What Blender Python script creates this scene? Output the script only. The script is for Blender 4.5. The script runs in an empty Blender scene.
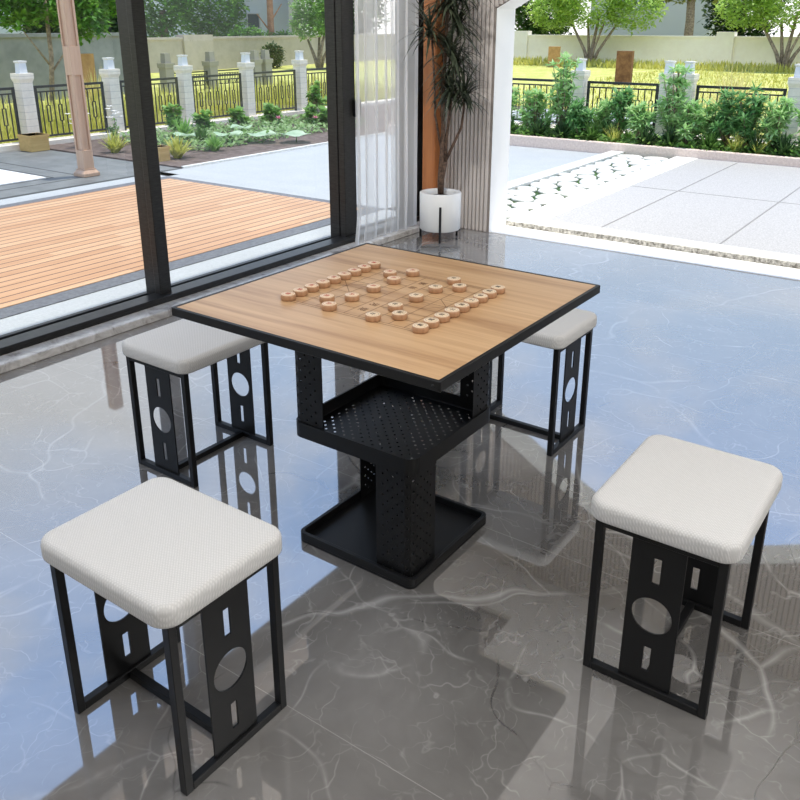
import bpy, bmesh, math, random
from mathutils import Vector, Matrix
R = math.radians
PI = math.pi
scn = bpy.context.scene
C = scn.collection
rnd = random.Random(7)

# ------------------------------------------------------------------ materials
def new_mat(name):
    m = bpy.data.materials.new(name); m.use_nodes = True
    nt = m.node_tree; b = nt.nodes['Principled BSDF']
    return m, nt, b
def plain(name, col, rough=0.5, metal=0.0, spec=0.5, ior=1.5):
    m, nt, b = new_mat(name)
    b.inputs['Base Color'].default_value = (*col, 1); b.inputs['Roughness'].default_value = rough
    b.inputs['Metallic'].default_value = metal; b.inputs['IOR'].default_value = ior
    b.inputs['Specular IOR Level'].default_value = spec
    return m
def N(nt, t, **kw):
    n = nt.nodes.new(t)
    for k, v in kw.items():
        if k in n.inputs: n.inputs[k].default_value = v
        else: setattr(n, k, v)
    return n
def ramp(nt, fac, stops):
    r = nt.nodes.new('ShaderNodeValToRGB'); nt.links.new(fac, r.inputs[0])
    el = r.color_ramp.elements
    while len(el) < len(stops): el.new(0.5)
    for e, (p, c) in zip(el, stops):
        e.position = p; e.color = (*c, 1) if len(c) == 3 else c
    return r.outputs['Color']
def coords(nt, scale=(1, 1, 1), rot=(0, 0, 0), kind='Object'):
    t = nt.nodes.new('ShaderNodeTexCoord'); mp = nt.nodes.new('ShaderNodeMapping')
    mp.inputs['Scale'].default_value = scale; mp.inputs['Rotation'].default_value = rot
    nt.links.new(t.outputs[kind], mp.inputs[0]); return mp.outputs[0]
def noise(nt, vec, scale, detail=4, rough=0.55, dist=0.0):
    n = nt.nodes.new('ShaderNodeTexNoise'); n.inputs['Scale'].default_value = scale
    n.inputs['Detail'].default_value = detail; n.inputs['Roughness'].default_value = rough
    n.inputs['Distortion'].default_value = dist
    nt.links.new(vec, n.inputs['Vector']); return n
def mix(nt, fac, a, b, mode='MIX'):
    m = nt.nodes.new('ShaderNodeMix'); m.data_type = 'RGBA'; m.blend_type = mode
    for sock, v in ((m.inputs[0], fac), (m.inputs[6], a), (m.inputs[7], b)):
        if isinstance(v, (int, float)): sock.default_value = v
        elif isinstance(v, tuple): sock.default_value = (*v, 1)
        else: nt.links.new(v, sock)
    return m.outputs[2]
def mth(nt, op, a, b=0.0, c=None):
    m = nt.nodes.new('ShaderNodeMath'); m.operation = op
    for i, v in enumerate((a, b, c)):
        if v is None: continue
        if isinstance(v, (int, float)): m.inputs[i].default_value = v
        else: nt.links.new(v, m.inputs[i])
    return m.outputs[0]
def bump(nt, b, h, strength=0.2, dist=0.01):
    n = nt.nodes.new('ShaderNodeBump'); n.inputs['Strength'].default_value = strength; n.inputs['Distance'].default_value = dist
    nt.links.new(h, n.inputs['Height']); nt.links.new(n.outputs[0], b.inputs['Normal'])
def speckle(name, c1, c2, scale, rough=0.6, big=None):
    m, nt, b = new_mat(name)
    v = coords(nt); n = noise(nt, v, scale, 2, 0.7)
    col = ramp(nt, n.outputs['Fac'], [(0.35, c1), (0.65, c2)])
    if big:
        n2 = noise(nt, v, big, 3); col = mix(nt, 0.35, col, ramp(nt, n2.outputs['Fac'], [(0.3, c1), (0.7, c2)]))
    nt.links.new(col, b.inputs['Base Color']); b.inputs['Roughness'].default_value = rough
    return m

M = {}
# polished grey marble floor with veins and large-format tile joints
def marble_floor():
    m, nt, b = new_mat('marble_floor')
    v = coords(nt)
    soft = noise(nt, v, 1.1, 3, 0.5)
    off0 = nt.nodes.new('ShaderNodeVectorMath'); off0.operation = 'MULTIPLY_ADD'
    nt.links.new(soft.outputs['Color'], off0.inputs[0]); off0.inputs[1].default_value = (0.8, 0.8, 0.8); nt.links.new(v, off0.inputs[2])
    big = noise(nt, v, 0.9, 6, 0.6, 0.8)
    base = ramp(nt, big.outputs['Fac'], [(0.25, (0.10, 0.094, 0.088)), (0.45, (0.165, 0.157, 0.149)), (0.62, (0.25, 0.24, 0.23)), (0.82, (0.36, 0.35, 0.337))])
    wn = noise(nt, v, 1.5, 5, 0.55)
    off = nt.nodes.new('ShaderNodeVectorMath'); off.operation = 'MULTIPLY_ADD'
    nt.links.new(wn.outputs['Color'], off.inputs[0]); off.inputs[1].default_value = (0.9, 0.9, 0.9)
    nt.links.new(v, off.inputs[2])
    col = base
    for sc, w, amt, cc in ((1.0, 0.006, 0.55, (0.60, 0.59, 0.57)), (2.3, 0.006, 0.5, (0.58, 0.57, 0.55)), (4.8, 0.008, 0.42, (0.54, 0.53, 0.51)), (10.0, 0.012, 0.3, (0.48, 0.47, 0.455))):
        vo = nt.nodes.new('ShaderNodeTexVoronoi'); vo.feature = 'DISTANCE_TO_EDGE'; vo.inputs['Scale'].default_value = sc
        nt.links.new(off0.outputs[0] if sc < 3 else off.outputs[0], vo.inputs['Vector'])
        mask = ramp(nt, vo.outputs['Distance'], [(0.0, (1, 1, 1)), (w, (0.45, 0.45, 0.45)), (w * 2.2, (0, 0, 0))])
        br = noise(nt, v, sc * 1.7, 4, 0.6)
        keep = ramp(nt, br.outputs['Fac'], [(0.44, (0, 0, 0)), (0.60, (1, 1, 1))])
        f = mth(nt, 'MULTIPLY', mth(nt, 'MULTIPLY', mask, keep), amt)
        col = mix(nt, f, col, cc)
    # dark hairline cracks
    vo = nt.nodes.new('ShaderNodeTexVoronoi'); vo.feature = 'DISTANCE_TO_EDGE'; vo.inputs['Scale'].default_value = 1.7
    sh = nt.nodes.new('ShaderNodeVectorMath'); sh.operation = 'ADD'; sh.inputs[1].default_value = (4.3, 7.7, 0)
    nt.links.new(off0.outputs[0], sh.inputs[0]); nt.links.new(sh.outputs[0], vo.inputs['Vector'])
    mask = ramp(nt, vo.outputs['Distance'], [(0.0, (1, 1, 1)), (0.006, (0, 0, 0))])
    br = noise(nt, v, 2.3, 4, 0.6); keep = ramp(nt, br.outputs['Fac'], [(0.5, (0, 0, 0)), (0.62, (1, 1, 1))])
    col = mix(nt, mth(nt, 'MULTIPLY', mth(nt, 'MULTIPLY', mask, keep), 0.7), col, (0.035, 0.033, 0.031))
    # joints
    sx = nt.nodes.new('ShaderNodeSeparateXYZ'); nt.links.new(v, sx.inputs[0])
    def joint(val, origin, period):
        a = mth(nt, 'DIVIDE', mth(nt, 'SUBTRACT', val, origin), period)
        fr = mth(nt, 'FRACT', a); d = mth(nt, 'MINIMUM', fr, mth(nt, 'SUBTRACT', 1.0, fr))
        return mth(nt, 'LESS_THAN', d, 0.0011 / period)
    j = mth(nt, 'MAXIMUM', joint(sx.outputs[1], -0.70, 0.875), joint(sx.outputs[0], -1.9, 3.65))
    col = mix(nt, mth(nt, 'MULTIPLY', j, 0.55), col, (0.5, 0.49, 0.47))
    nt.links.new(col, b.inputs['Base Color'])
    b.inputs['Roughness'].default_value = 0.03; b.inputs['IOR'].default_value = 3.5
    return m
M['floor'] = marble_floor()
def marble_curb():
    m, nt, b = new_mat('curb_marble')
    v = coords(nt, (1, 1, 1)); n = noise(nt, v, 9, 7, 0.65, 1.5)
    col = ramp(nt, n.outputs['Fac'], [(0.3, (0.20, 0.18, 0.165)), (0.45, (0.46, 0.44, 0.42)), (0.7, (0.68, 0.67, 0.65))])
    nt.links.new(col, b.inputs['Base Color']); b.inputs['Roughness'].default_value = 0.15
    return m
M['curb'] = marble_curb()
def wood(name, cols, axis=0, scale=1.0, rough=0.4, streak=14):
    m, nt, b = new_mat(name)
    s = [streak * scale] * 3; s[axis] = 0.9 * scale
    v = coords(nt, tuple(s)); n = noise(nt, v, 1.0, 6, 0.62, 0.6)
    s2 = [streak * 5 * scale] * 3; s2[axis] = 2.5 * scale
    v2 = coords(nt, tuple(s2)); n2 = noise(nt, v2, 1.0, 4, 0.6, 0.2)
    c1 = ramp(nt, n.outputs['Fac'], [(0.3, cols[0]), (0.5, cols[1]), (0.72, cols[2])])
    c2 = ramp(nt, n2.outputs['Fac'], [(0.35, cols[0]), (0.65, cols[2])])
    nt.links.new(mix(nt, 0.28, c1, c2), b.inputs['Base Color']); b.inputs['Roughness'].default_value = rough
    return m
M['tabletop'] = wood('tabletop_wood', [(0.30, 0.155, 0.068), (0.52, 0.32, 0.165), (0.62, 0.415, 0.23)], 0, 1.0, 0.36, 13)
M['piece'] = wood('piece_wood', [(0.36, 0.19, 0.10), (0.44, 0.25, 0.135), (0.52, 0.31, 0.18)], 2, 6, 0.4, 10)
M['piece_face'] = plain('piece_face', (0.74, 0.57, 0.39), 0.4)
M['orange_wood'] = wood('orange_column_wood', [(0.30, 0.095, 0.025), (0.42, 0.145, 0.04), (0.50, 0.19, 0.06)], 2, 1.4, 0.35, 12)
M['pergola'] = wood('pergola_wood', [(0.47, 0.30, 0.20), (0.56, 0.38, 0.265), (0.62, 0.44, 0.32)], 2, 1.0, 0.5, 12)
def deck_mat():
    m, nt, b = new_mat('deck_boards')
    v = coords(nt); sx = nt.nodes.new('ShaderNodeSeparateXYZ'); nt.links.new(v, sx.inputs[0])
    a = mth(nt, 'DIVIDE', sx.outputs[0], 0.095); fr = mth(nt, 'FRACT', a)
    gap = mth(nt, 'LESS_THAN', fr, 0.15)
    idx = mth(nt, 'FLOOR', a)
    w = nt.nodes.new('ShaderNodeTexWhiteNoise'); w.noise_dimensions = '2D'
    cb = nt.nodes.new('ShaderNodeCombineXYZ'); nt.links.new(idx, cb.inputs[0])
    seg = mth(nt, 'FLOOR', mth(nt, 'ADD', mth(nt, 'DIVIDE', sx.outputs[1], 1.6), mth(nt, 'MULTIPLY', idx, 0.37)))
    nt.links.new(seg, cb.inputs[1]); nt.links.new(cb.outputs[0], w.inputs['Vector'])
    tint = ramp(nt, w.outputs['Value'], [(0.0, (0.46, 0.24, 0.115)), (0.5, (0.57, 0.335, 0.18)), (1.0, (0.64, 0.405, 0.235))])
    v2 = coords(nt, (40, 1.5, 1)); n = noise(nt, v2, 1.0, 4)
    tint = mix(nt, 0.35, tint, ramp(nt, n.outputs['Fac'], [(0.3, (0.42, 0.215, 0.10)), (0.7, (0.68, 0.45, 0.27))]))
    nt.links.new(mix(nt, gap, tint, (0.12, 0.055, 0.028)), b.inputs['Base Color']); b.inputs['Roughness'].default_value = 0.55
    return m
M['deck'] = deck_mat()
M['black'] = plain('black_powder_coat', (0.0075, 0.0078, 0.0085), 0.42, 0.0, 0.25)
M['black_dark'] = plain('black_matte', (0.006, 0.006, 0.007), 0.5)
def frame_mat():
    m, nt, b = new_mat('window_frame_black')
    v = coords(nt, (20, 20, 220)); n = noise(nt, v, 1.0, 3, 0.6)
    nt.links.new(ramp(nt, n.outputs['Fac'], [(0.3, (0.006, 0.006, 0.006)), (0.75, (0.03, 0.029, 0.028))]), b.inputs['Base Color'])
    b.inputs['Roughness'].default_value = 0.34; b.inputs['Specular IOR Level'].default_value = 0.3
    return m
M['frame'] = frame_mat()
def fabric():
    m, nt, b = new_mat('cushion_fabric')
    v = coords(nt); hs = []
    for rot in (PI / 4, -PI / 4):
        vv = coords(nt, (1, 1, 1), (0.3, 0.2, rot))
        wv = nt.nodes.new('ShaderNodeTexWave'); wv.inputs['Scale'].default_value = 62; wv.inputs['Distortion'].default_value = 1.2; wv.inputs['Detail Scale'].default_value = 3.0
        nt.links.new(vv, wv.inputs['Vector']); hs.append(wv.outputs['Fac'])
    h = mth(nt, 'MULTIPLY', hs[0], hs[1])
    n = noise(nt, v, 300, 2, 0.6)
    hh = mth(nt, 'ADD', h, mth(nt, 'MULTIPLY', n.outputs['Fac'], 0.35))
    nt.links.new(ramp(nt, hh, [(0.0, (0.53, 0.527, 0.52)), (0.6, (0.65, 0.645, 0.637)), (1.2, (0.69, 0.685, 0.677))]), b.inputs['Base Color'])
    b.inputs['Roughness'].default_value = 0.9; b.inputs['Specular IOR Level'].default_value = 0.2
    bump(nt, b, hh, 0.35, 0.0015)
    return m
M['fabric'] = fabric()
M['white_wall'] = plain('white_paint', (0.90, 0.90, 0.885), 0.6)
M['ceiling'] = plain('ceiling_white', (0.78, 0.77, 0.75), 0.7)
M['ceiling_dark'] = plain('ceiling_taupe', (0.30, 0.27, 0.245), 0.7)
M['room_wall'] = plain('room_wall_grey', (0.55, 0.53, 0.51), 0.7)
M['slat'] = plain('fluted_panel', (0.60, 0.55, 0.51), 0.5)
M['slat_gap'] = plain('fluted_panel_groove', (0.28, 0.245, 0.22), 0.6)
M['pot'] = plain('white_ceramic', (0.80, 0.80, 0.78), 0.35)
M['soil'] = speckle('potting_soil', (0.02, 0.014, 0.01), (0.06, 0.042, 0.03), 120, 0.95)
M['bed_soil'] = speckle('bed_soil', (0.07, 0.05, 0.042), (0.19, 0.145, 0.125), 9, 0.95, 2)
M['bark_dark'] = speckle('dracaena_bark', (0.045, 0.026, 0.017), (0.15, 0.092, 0.06), 60, 0.85)
M['bark'] = speckle('tree_bark', (0.17, 0.13, 0.095), (0.36, 0.285, 0.21), 14, 0.9)
M['bark_red'] = speckle('pine_bark', (0.34, 0.16, 0.07), (0.52, 0.27, 0.13), 6, 0.9)
M['concrete'] = speckle('pale_concrete', (0.36, 0.385, 0.40), (0.45, 0.475, 0.49), 60, 0.7, 3)
M['granite'] = speckle('speckled_granite', (0.34, 0.332, 0.322), (0.50, 0.49, 0.48), 90, 0.6)
M['joint_grey'] = plain('joint_grey', (0.27, 0.265, 0.255), 0.8)
M['granite_edge'] = speckle('rough_granite_edge', (0.20, 0.19, 0.16), (0.78, 0.75, 0.68), 45, 0.8)
M['white_stone'] = speckle('white_stone', (0.68, 0.67, 0.62), (0.82, 0.81, 0.77), 20, 0.7)
M['slate'] = speckle('slate_border', (0.10, 0.105, 0.12), (0.15, 0.16, 0.175), 30, 0.6)
M['patio'] = speckle('grey_patio', (0.13, 0.14, 0.14), (0.19, 0.20, 0.20), 4, 0.5)
M['patio_joint'] = plain('patio_joint', (0.06, 0.065, 0.065), 0.7)
M['white_paving'] = plain('white_paving', (0.85, 0.86, 0.86), 0.5)
M['threshold'] = plain('white_threshold', (0.88, 0.88, 0.87), 0.4)
M['tan_stone'] = speckle('tan_planter_stone', (0.66, 0.53, 0.45), (0.78, 0.65, 0.56), 40, 0.7)
def lawn_mat():
    m, nt, b = new_mat('lawn_grass')
    v = coords(nt); n = noise(nt, v, 1.2, 5, 0.7); n2 = noise(nt, v, 5, 5, 0.8)
    col = ramp(nt, n.outputs['Fac'], [(0.3, (0.30, 0.36, 0.06)), (0.5, (0.52, 0.52, 0.13)), (0.7, (0.64, 0.62, 0.24))])
    col = mix(nt, 0.4, col, ramp(nt, n2.outputs['Fac'], [(0.35, (0.20, 0.27, 0.03)), (0.55, (0.55, 0.54, 0.15)), (0.66, (0.90, 0.88, 0.66))]))
    nt.links.new(col, b.inputs['Base Color']); b.inputs['Roughness'].default_value = 0.95
    return m
M['lawn'] = lawn_mat()
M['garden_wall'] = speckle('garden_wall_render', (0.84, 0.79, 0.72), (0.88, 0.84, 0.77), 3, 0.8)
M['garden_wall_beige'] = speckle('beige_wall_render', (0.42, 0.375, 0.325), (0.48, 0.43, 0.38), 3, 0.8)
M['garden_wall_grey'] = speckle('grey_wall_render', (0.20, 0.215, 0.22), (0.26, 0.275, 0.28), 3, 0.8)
def post_mat():
    m, nt, b = new_mat('post_brick_white')
    v = coords(nt, (1, 1, 1))
    sx = nt.nodes.new('ShaderNodeSeparateXYZ'); nt.links.new(v, sx.inputs[0])
    fr = mth(nt, 'FRACT', mth(nt, 'DIVIDE', sx.outputs[2], 0.085))
    j = mth(nt, 'LESS_THAN', fr, 0.08)
    n = noise(nt, v, 25, 3)
    col = ramp(nt, n.outputs['Fac'], [(0.3, (0.80, 0.73, 0.62)), (0.7, (0.88, 0.81, 0.70))])
    nt.links.new(mix(nt, mth(nt, 'MULTIPLY', j, 0.5), col, (0.40, 0.38, 0.35)), b.inputs['Base Color']); b.inputs['Roughness'].default_value = 0.75
    return m
M['post'] = post_mat()
M['lamp'] = plain('post_lamp_glass', (0.66, 0.70, 0.74), 0.25)
M['iron'] = plain('wrought_iron', (0.025, 0.027, 0.028), 0.5)
M['far_stone'] = plain('grey_far_stone', (0.30, 0.285, 0.26), 0.8)
M['corten'] = speckle('rusted_steel', (0.13, 0.055, 0.02), (0.26, 0.125, 0.05), 6, 0.8)
M['corten_light'] = speckle('light_rusted_steel', (0.36, 0.20, 0.07), (0.50, 0.29, 0.11), 5, 0.8)
M['yellow_box'] = wood('yellow_crate_wood', [(0.50, 0.32, 0.10), (0.60, 0.40, 0.15), (0.68, 0.48, 0.2)], 1, 2, 0.6, 12)
M['house'] = plain('house_pale_blue', (0.50, 0.56, 0.62), 0.7)
M['house_grey'] = plain('house_grey', (0.42, 0.44, 0.46), 0.7)
M['house_trim'] = plain('house_white_trim', (0.78, 0.76, 0.72), 0.7)
M['dark_glass'] = plain('dark_window_glass', (0.06, 0.08, 0.09), 0.1)
M['red'] = plain('red_ink', (0.42, 0.05, 0.03), 0.6)
M['ink'] = plain('black_ink', (0.015, 0.013, 0.012), 0.6)
M['line'] = plain('engraved_line', (0.15, 0.075, 0.035), 0.6)
def leaf_mat(name, cols, scale=3.0, trans=0.35, rough=0.55, brown=None):
    m, nt, b = new_mat(name)
    v = coords(nt); n = noise(nt, v, scale, 3, 0.7)
    col = ramp(nt, n.outputs['Fac'], [(0.3, cols[0]), (0.5, cols[1]), (0.7, cols[2])])
    nt.links.new(col, b.inputs['Base Color']); b.inputs['Roughness'].default_value = rough
    tr = nt.nodes.new('ShaderNodeBsdfTranslucent'); nt.links.new(col, tr.inputs['Color'])
    mx = nt.nodes.new('ShaderNodeMixShader'); mx.inputs[0].default_value = trans
    nt.links.new(b.outputs[0], mx.inputs[1]); nt.links.new(tr.outputs[0], mx.inputs[2])
    nt.links.new(mx.outputs[0], nt.nodes['Material Output'].inputs['Surface'])
    return m
M['leaf_dracaena'] = leaf_mat('dracaena_leaves', [(0.016, 0.024, 0.014), (0.04, 0.052, 0.03), (0.10, 0.118, 0.07)], 14, 0.15, 0.42)
M['leaf_light'] = leaf_mat('light_green_leaves', [(0.26, 0.42, 0.07), (0.42, 0.60, 0.14), (0.60, 0.76, 0.26)], 2, 0.45)
M['leaf_mid'] = leaf_mat('mid_green_leaves', [(0.035, 0.10, 0.018), (0.075, 0.17, 0.032), (0.15, 0.27, 0.06)], 2)
M['leaf_green'] = leaf_mat('fresh_green_leaves', [(0.045, 0.17, 0.015), (0.11, 0.30, 0.03), (0.24, 0.46, 0.07)], 2)
M['leaf_dark'] = leaf_mat('dark_green_leaves', [(0.018, 0.05, 0.015), (0.04, 0.095, 0.028), (0.09, 0.16, 0.05)], 2)
M['leaf_bright'] = leaf_mat('bright_green_leaves', [(0.14, 0.32, 0.06), (0.24, 0.45, 0.10), (0.36, 0.56, 0.17)], 2)
M['leaf_olive'] = leaf_mat('olive_leaves', [(0.10, 0.13, 0.03), (0.2, 0.24, 0.06), (0.36, 0.38, 0.12)], 3)
M['leaf_shrub'] = leaf_mat('pale_shrub_leaves', [(0.20, 0.42, 0.13), (0.40, 0.64, 0.25), (0.62, 0.80, 0.45)], 9)
M['leaf_shrub_dark'] = leaf_mat('deep_shrub_leaves', [(0.09, 0.25, 0.06), (0.18, 0.40, 0.13), (0.36, 0.58, 0.28)], 9)
M['leaf_yellow'] = leaf_mat('yellow_green_leaves', [(0.36, 0.38, 0.06), (0.52, 0.54, 0.12), (0.68, 0.68, 0.22)], 9)
M['leaf_lotus'] = leaf_mat('pale_lotus_leaves', [(0.38, 0.58, 0.36), (0.52, 0.70, 0.48), (0.66, 0.80, 0.60)], 5)
M['leaf_cover'] = leaf_mat('ground_cover_leaves', [(0.12, 0.24, 0.06), (0.25, 0.42, 0.14), (0.5, 0.62, 0.38)], 8)
M['straw'] = leaf_mat('dry_grass_blades', [(0.42, 0.36, 0.10), (0.66, 0.60, 0.22), (0.82, 0.76, 0.42)], 5)
M['grass_blade'] = leaf_mat('meadow_grass_blades', [(0.34, 0.36, 0.06), (0.54, 0.52, 0.12), (0.74, 0.70, 0.26)], 3)
M['petal'] = plain('white_petals', (0.85, 0.84, 0.82), 0.6)
M['petal_pink'] = plain('pink_petals', (0.75, 0.30, 0.42), 0.6)
def glass_mat():
    m = bpy.data.materials.new('window_glass'); m.use_nodes = True; nt = m.node_tree
    nt.nodes.remove(nt.nodes['Principled BSDF'])
    t = nt.nodes.new('ShaderNodeBsdfTransparent'); t.inputs[0].default_value = (0.95, 0.96, 0.95, 1)
    g = nt.nodes.new('ShaderNodeBsdfGlossy'); g.inputs['Roughness'].default_value = 0.0; g.inputs[0].default_value = (0.9, 0.95, 1, 1)
    lw = nt.nodes.new('ShaderNodeLayerWeight'); lw.inputs[0].default_value = 0.5
    f = mth(nt, 'ADD', mth(nt, 'MULTIPLY', mth(nt, 'POWER', lw.outputs['Facing'], 5.0), 0.9), 0.03)
    mx = nt.nodes.new('ShaderNodeMixShader'); nt.links.new(f, mx.inputs[0])
    nt.links.new(t.outputs[0], mx.inputs[1]); nt.links.new(g.outputs[0], mx.inputs[2])
    nt.links.new(mx.outputs[0], nt.nodes['Material Output'].inputs['Surface'])
    return m
M['glass'] = glass_mat()
def sheer_mat(name, alpha):
    m = bpy.data.materials.new(name); m.use_nodes = True; nt = m.node_tree
    nt.nodes.remove(nt.nodes['Principled BSDF'])
    t = nt.nodes.new('ShaderNodeBsdfTransparent')
    d = nt.nodes.new('ShaderNodeBsdfDiffuse'); d.inputs[0].default_value = (0.92, 0.915, 0.905, 1)
    l = nt.nodes.new('ShaderNodeBsdfTranslucent'); l.inputs[0].default_value = (0.92, 0.915, 0.905, 1)
    m1 = nt.nodes.new('ShaderNodeMixShader'); m1.inputs[0].default_value = 0.45
    nt.links.new(d.outputs[0], m1.inputs[1]); nt.links.new(l.outputs[0], m1.inputs[2])
    # threads cover more of the view where the cloth turns edge-on
    lw = nt.nodes.new('ShaderNodeLayerWeight'); lw.inputs[0].default_value = 0.5
    f = mth(nt, 'MINIMUM', mth(nt, 'ADD', mth(nt, 'MULTIPLY', lw.outputs['Facing'], 0.55), alpha), 0.97)
    m2 = nt.nodes.new('ShaderNodeMixShader'); nt.links.new(f, m2.inputs[0])
    nt.links.new(t.outputs[0], m2.inputs[1]); nt.links.new(m1.outputs[0], m2.inputs[2])
    nt.links.new(m2.outputs[0], nt.nodes['Material Output'].inputs['Surface'])
    return m
M['sheer'] = sheer_mat('sheer_voile', 0.40)

# ------------------------------------------------------------------ mesh helpers
class MB:
    """collects shapes; build() links them as ONE mesh object"""
    def __init__(s): s.v = []; s.f = []; s.sm = []
    def add(s, vs, fs, smooth=False):
        o = len(s.v); s.v += [tuple(p) for p in vs]
        s.f += [tuple(i + o for i in f) for f in fs]; s.sm += [smooth] * len(fs)
    def box(s, x0, x1, y0, y1, z0, z1):
        vs = [(x0, y0, z0), (x1, y0, z0), (x1, y1, z0), (x0, y1, z0), (x0, y0, z1), (x1, y0, z1), (x1, y1, z1), (x0, y1, z1)]
        s.add(vs, [(3, 2, 1, 0), (4, 5, 6, 7), (0, 1, 5, 4), (1, 2, 6, 5), (2, 3, 7, 6), (3, 0, 4, 7)])
    def tube(s, pts, rad, n=8, smooth=True, cap=True):
        pts = [Vector(p) for p in pts]
        if isinstance(rad, (int, float)): rad = [rad] * len(pts)
        vs = []; fs = []; ref = None
        for i, p in enumerate(pts):
            d = (pts[min(i + 1, len(pts) - 1)] - pts[max(i - 1, 0)]).normalized()
            if ref is None or abs(ref.dot(d)) > 0.98:
                ref = Vector((1, 0, 0)) if abs(d.x) < 0.9 else Vector((0, 1, 0))
            a = (ref - d * ref.dot(d)).normalized(); b = d.cross(a); ref = a
            for k in range(n):
                t = 2 * PI * k / n; vs.append(p + (a * math.cos(t) + b * math.sin(t)) * rad[i])
        for i in range(len(pts) - 1):
            for k in range(n):
                k2 = (k + 1) % n
                fs.append((i * n + k, i * n + k2, (i + 1) * n + k2, (i + 1) * n + k))
        if cap:
            fs.append(tuple(range(n))[::-1]); fs.append(tuple((len(pts) - 1) * n + k for k in range(n)))
        s.add(vs, fs, smooth)
    def lathe(s, prof, n=24, c=(0, 0, 0), smooth=True):
        vs = []; fs = []; m = len(prof)
        for k in range(n):
            t = 2 * PI * k / n
            for r, z in prof: vs.append((c[0] + r * math.cos(t), c[1] + r * math.sin(t), c[2] + z))
        for k in range(n):
            k2 = (k + 1) % n
            for i in range(m - 1): fs.append((k * m + i, k2 * m + i, k2 * m + i + 1, k * m + i + 1))
        s.add(vs, fs, smooth)
    def prism(s, poly, z0, z1, fn=lambda x, y, z: (x, y, z)):
        n = len(poly); vs = [fn(x, y, z0) for x, y in poly] + [fn(x, y, z1) for x, y in poly]
        fs = [tuple(range(n))[::-1], tuple(range(n, 2 * n))] + [(i, (i + 1) % n, n + (i + 1) % n, n + i) for i in range(n)]
        s.add(vs, fs)
    def ring(s, outer, inner, z0, z1, fn=lambda x, y, z: (x, y, z)):
        """closed wall between two outlines with equal point counts"""
        n = len(outer)
        vs = [fn(*p, z0) for p in outer] + [fn(*p, z1) for p in outer] + [fn(*p, z0) for p in inner] + [fn(*p, z1) for p in inner]
        fs = []
        for i in range(n):
            j = (i + 1) % n
            fs += [(i, j, n + j, n + i), (2 * n + j, 2 * n + i, 3 * n + i, 3 * n + j), (n + i, n + j, 3 * n + j, 3 * n + i), (j, i, 2 * n + i, 2 * n + j)]
        s.add(vs, fs)
    def leaf(s, p, d, L, W, up=Vector((0, 0, 1)), droop=0.0):
        d = d.normalized(); side = d.cross(up)
        if side.length < 1e-3: side = d.cross(Vector((1, 0, 0)))
        side.normalize(); mid = p + d * L * 0.45; tip = p + d * L - Vector((0, 0, droop * L))
        s.add([p, mid + side * W / 2, tip, mid - side * W / 2], [(0, 1, 2, 3)])
    def blade(s, p, d, L, W, droop=0.3, n=4):
        """long arching strap leaf"""
        d = d.normalized(); side = d.cross(Vector((0, 0, 1)))
        if side.length < 1e-3: side = Vector((1, 0, 0))
        side.normalize(); vs = []; fs = []; q = Vector(p); dd = Vector(d)
        for i in range(n + 1):
            t = i / n; w = W * (0.55 + 0.9 * t) if t < 0.35 else W * (1.0 - (t - 0.35) / 0.65) ** 0.8
            vs += [q + side * w / 2, q - side * w / 2]
            q = q + dd * (L / n); dd = (dd - Vector((0, 0, droop * 2.0 / n))).normalized()
        for i in range(n): fs.append((2 * i, 2 * i + 1, 2 * i + 3, 2 * i + 2))
        s.add(vs, fs)
    def build(s, name, mat, parent=None, loc=(0, 0, 0), bevel=0.0, seg=2, rotz=0.0):
        me = bpy.data.meshes.new(name); me.from_pydata(s.v, [], s.f)
        me.polygons.foreach_set('use_smooth', s.sm); me.update()
        me.materials.append(mat)
        o = bpy.data.objects.new(name, me); C.objects.link(o); o.location = loc; o.rotation_euler = (0, 0, rotz)
        if parent: o.parent = parent
        if bevel:
            b = o.modifiers.new('bevel', 'BEVEL'); b.width = bevel; b.segments = seg; b.limit_method = 'ANGLE'; b.angle_limit = R(40)
            b.harden_normals = False
        return o
def tag(o, label=None, cat=None, group=None, kind=None):
    if label: o['label'] = label
    if cat: o['category'] = cat
    if group: o['group'] = group
    if kind: o['kind'] = kind
    return o
def empty(name, loc, label=None, cat=None, group=None, rotz=0.0, kind=None):
    o = bpy.data.objects.new(name, None); o.empty_display_size = 0.1; C.objects.link(o)
    o.location = loc; o.rotation_euler = (0, 0, rotz)
    return tag(o, label, cat, group, kind)
def struct(o): o['kind'] = 'structure'; return o
def copy_tree(o, parent=None):
    c = o.copy(); C.objects.link(c); c.parent = parent
    for ch in list(o.children): copy_tree(ch, c)
    return c
def rrect(hx, hy, r, n=6):
    pts = []
    for cx, cy, a0 in ((hx - r, hy - r, 0), (-hx + r, hy - r, 90), (-hx + r, -hy + r, 180), (hx - r, -hy + r, 270)):
        for k in range(n + 1):
            a = R(a0 + 90 * k / n); pts.append((cx + r * math.cos(a), cy + r * math.sin(a)))
    return pts
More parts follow.
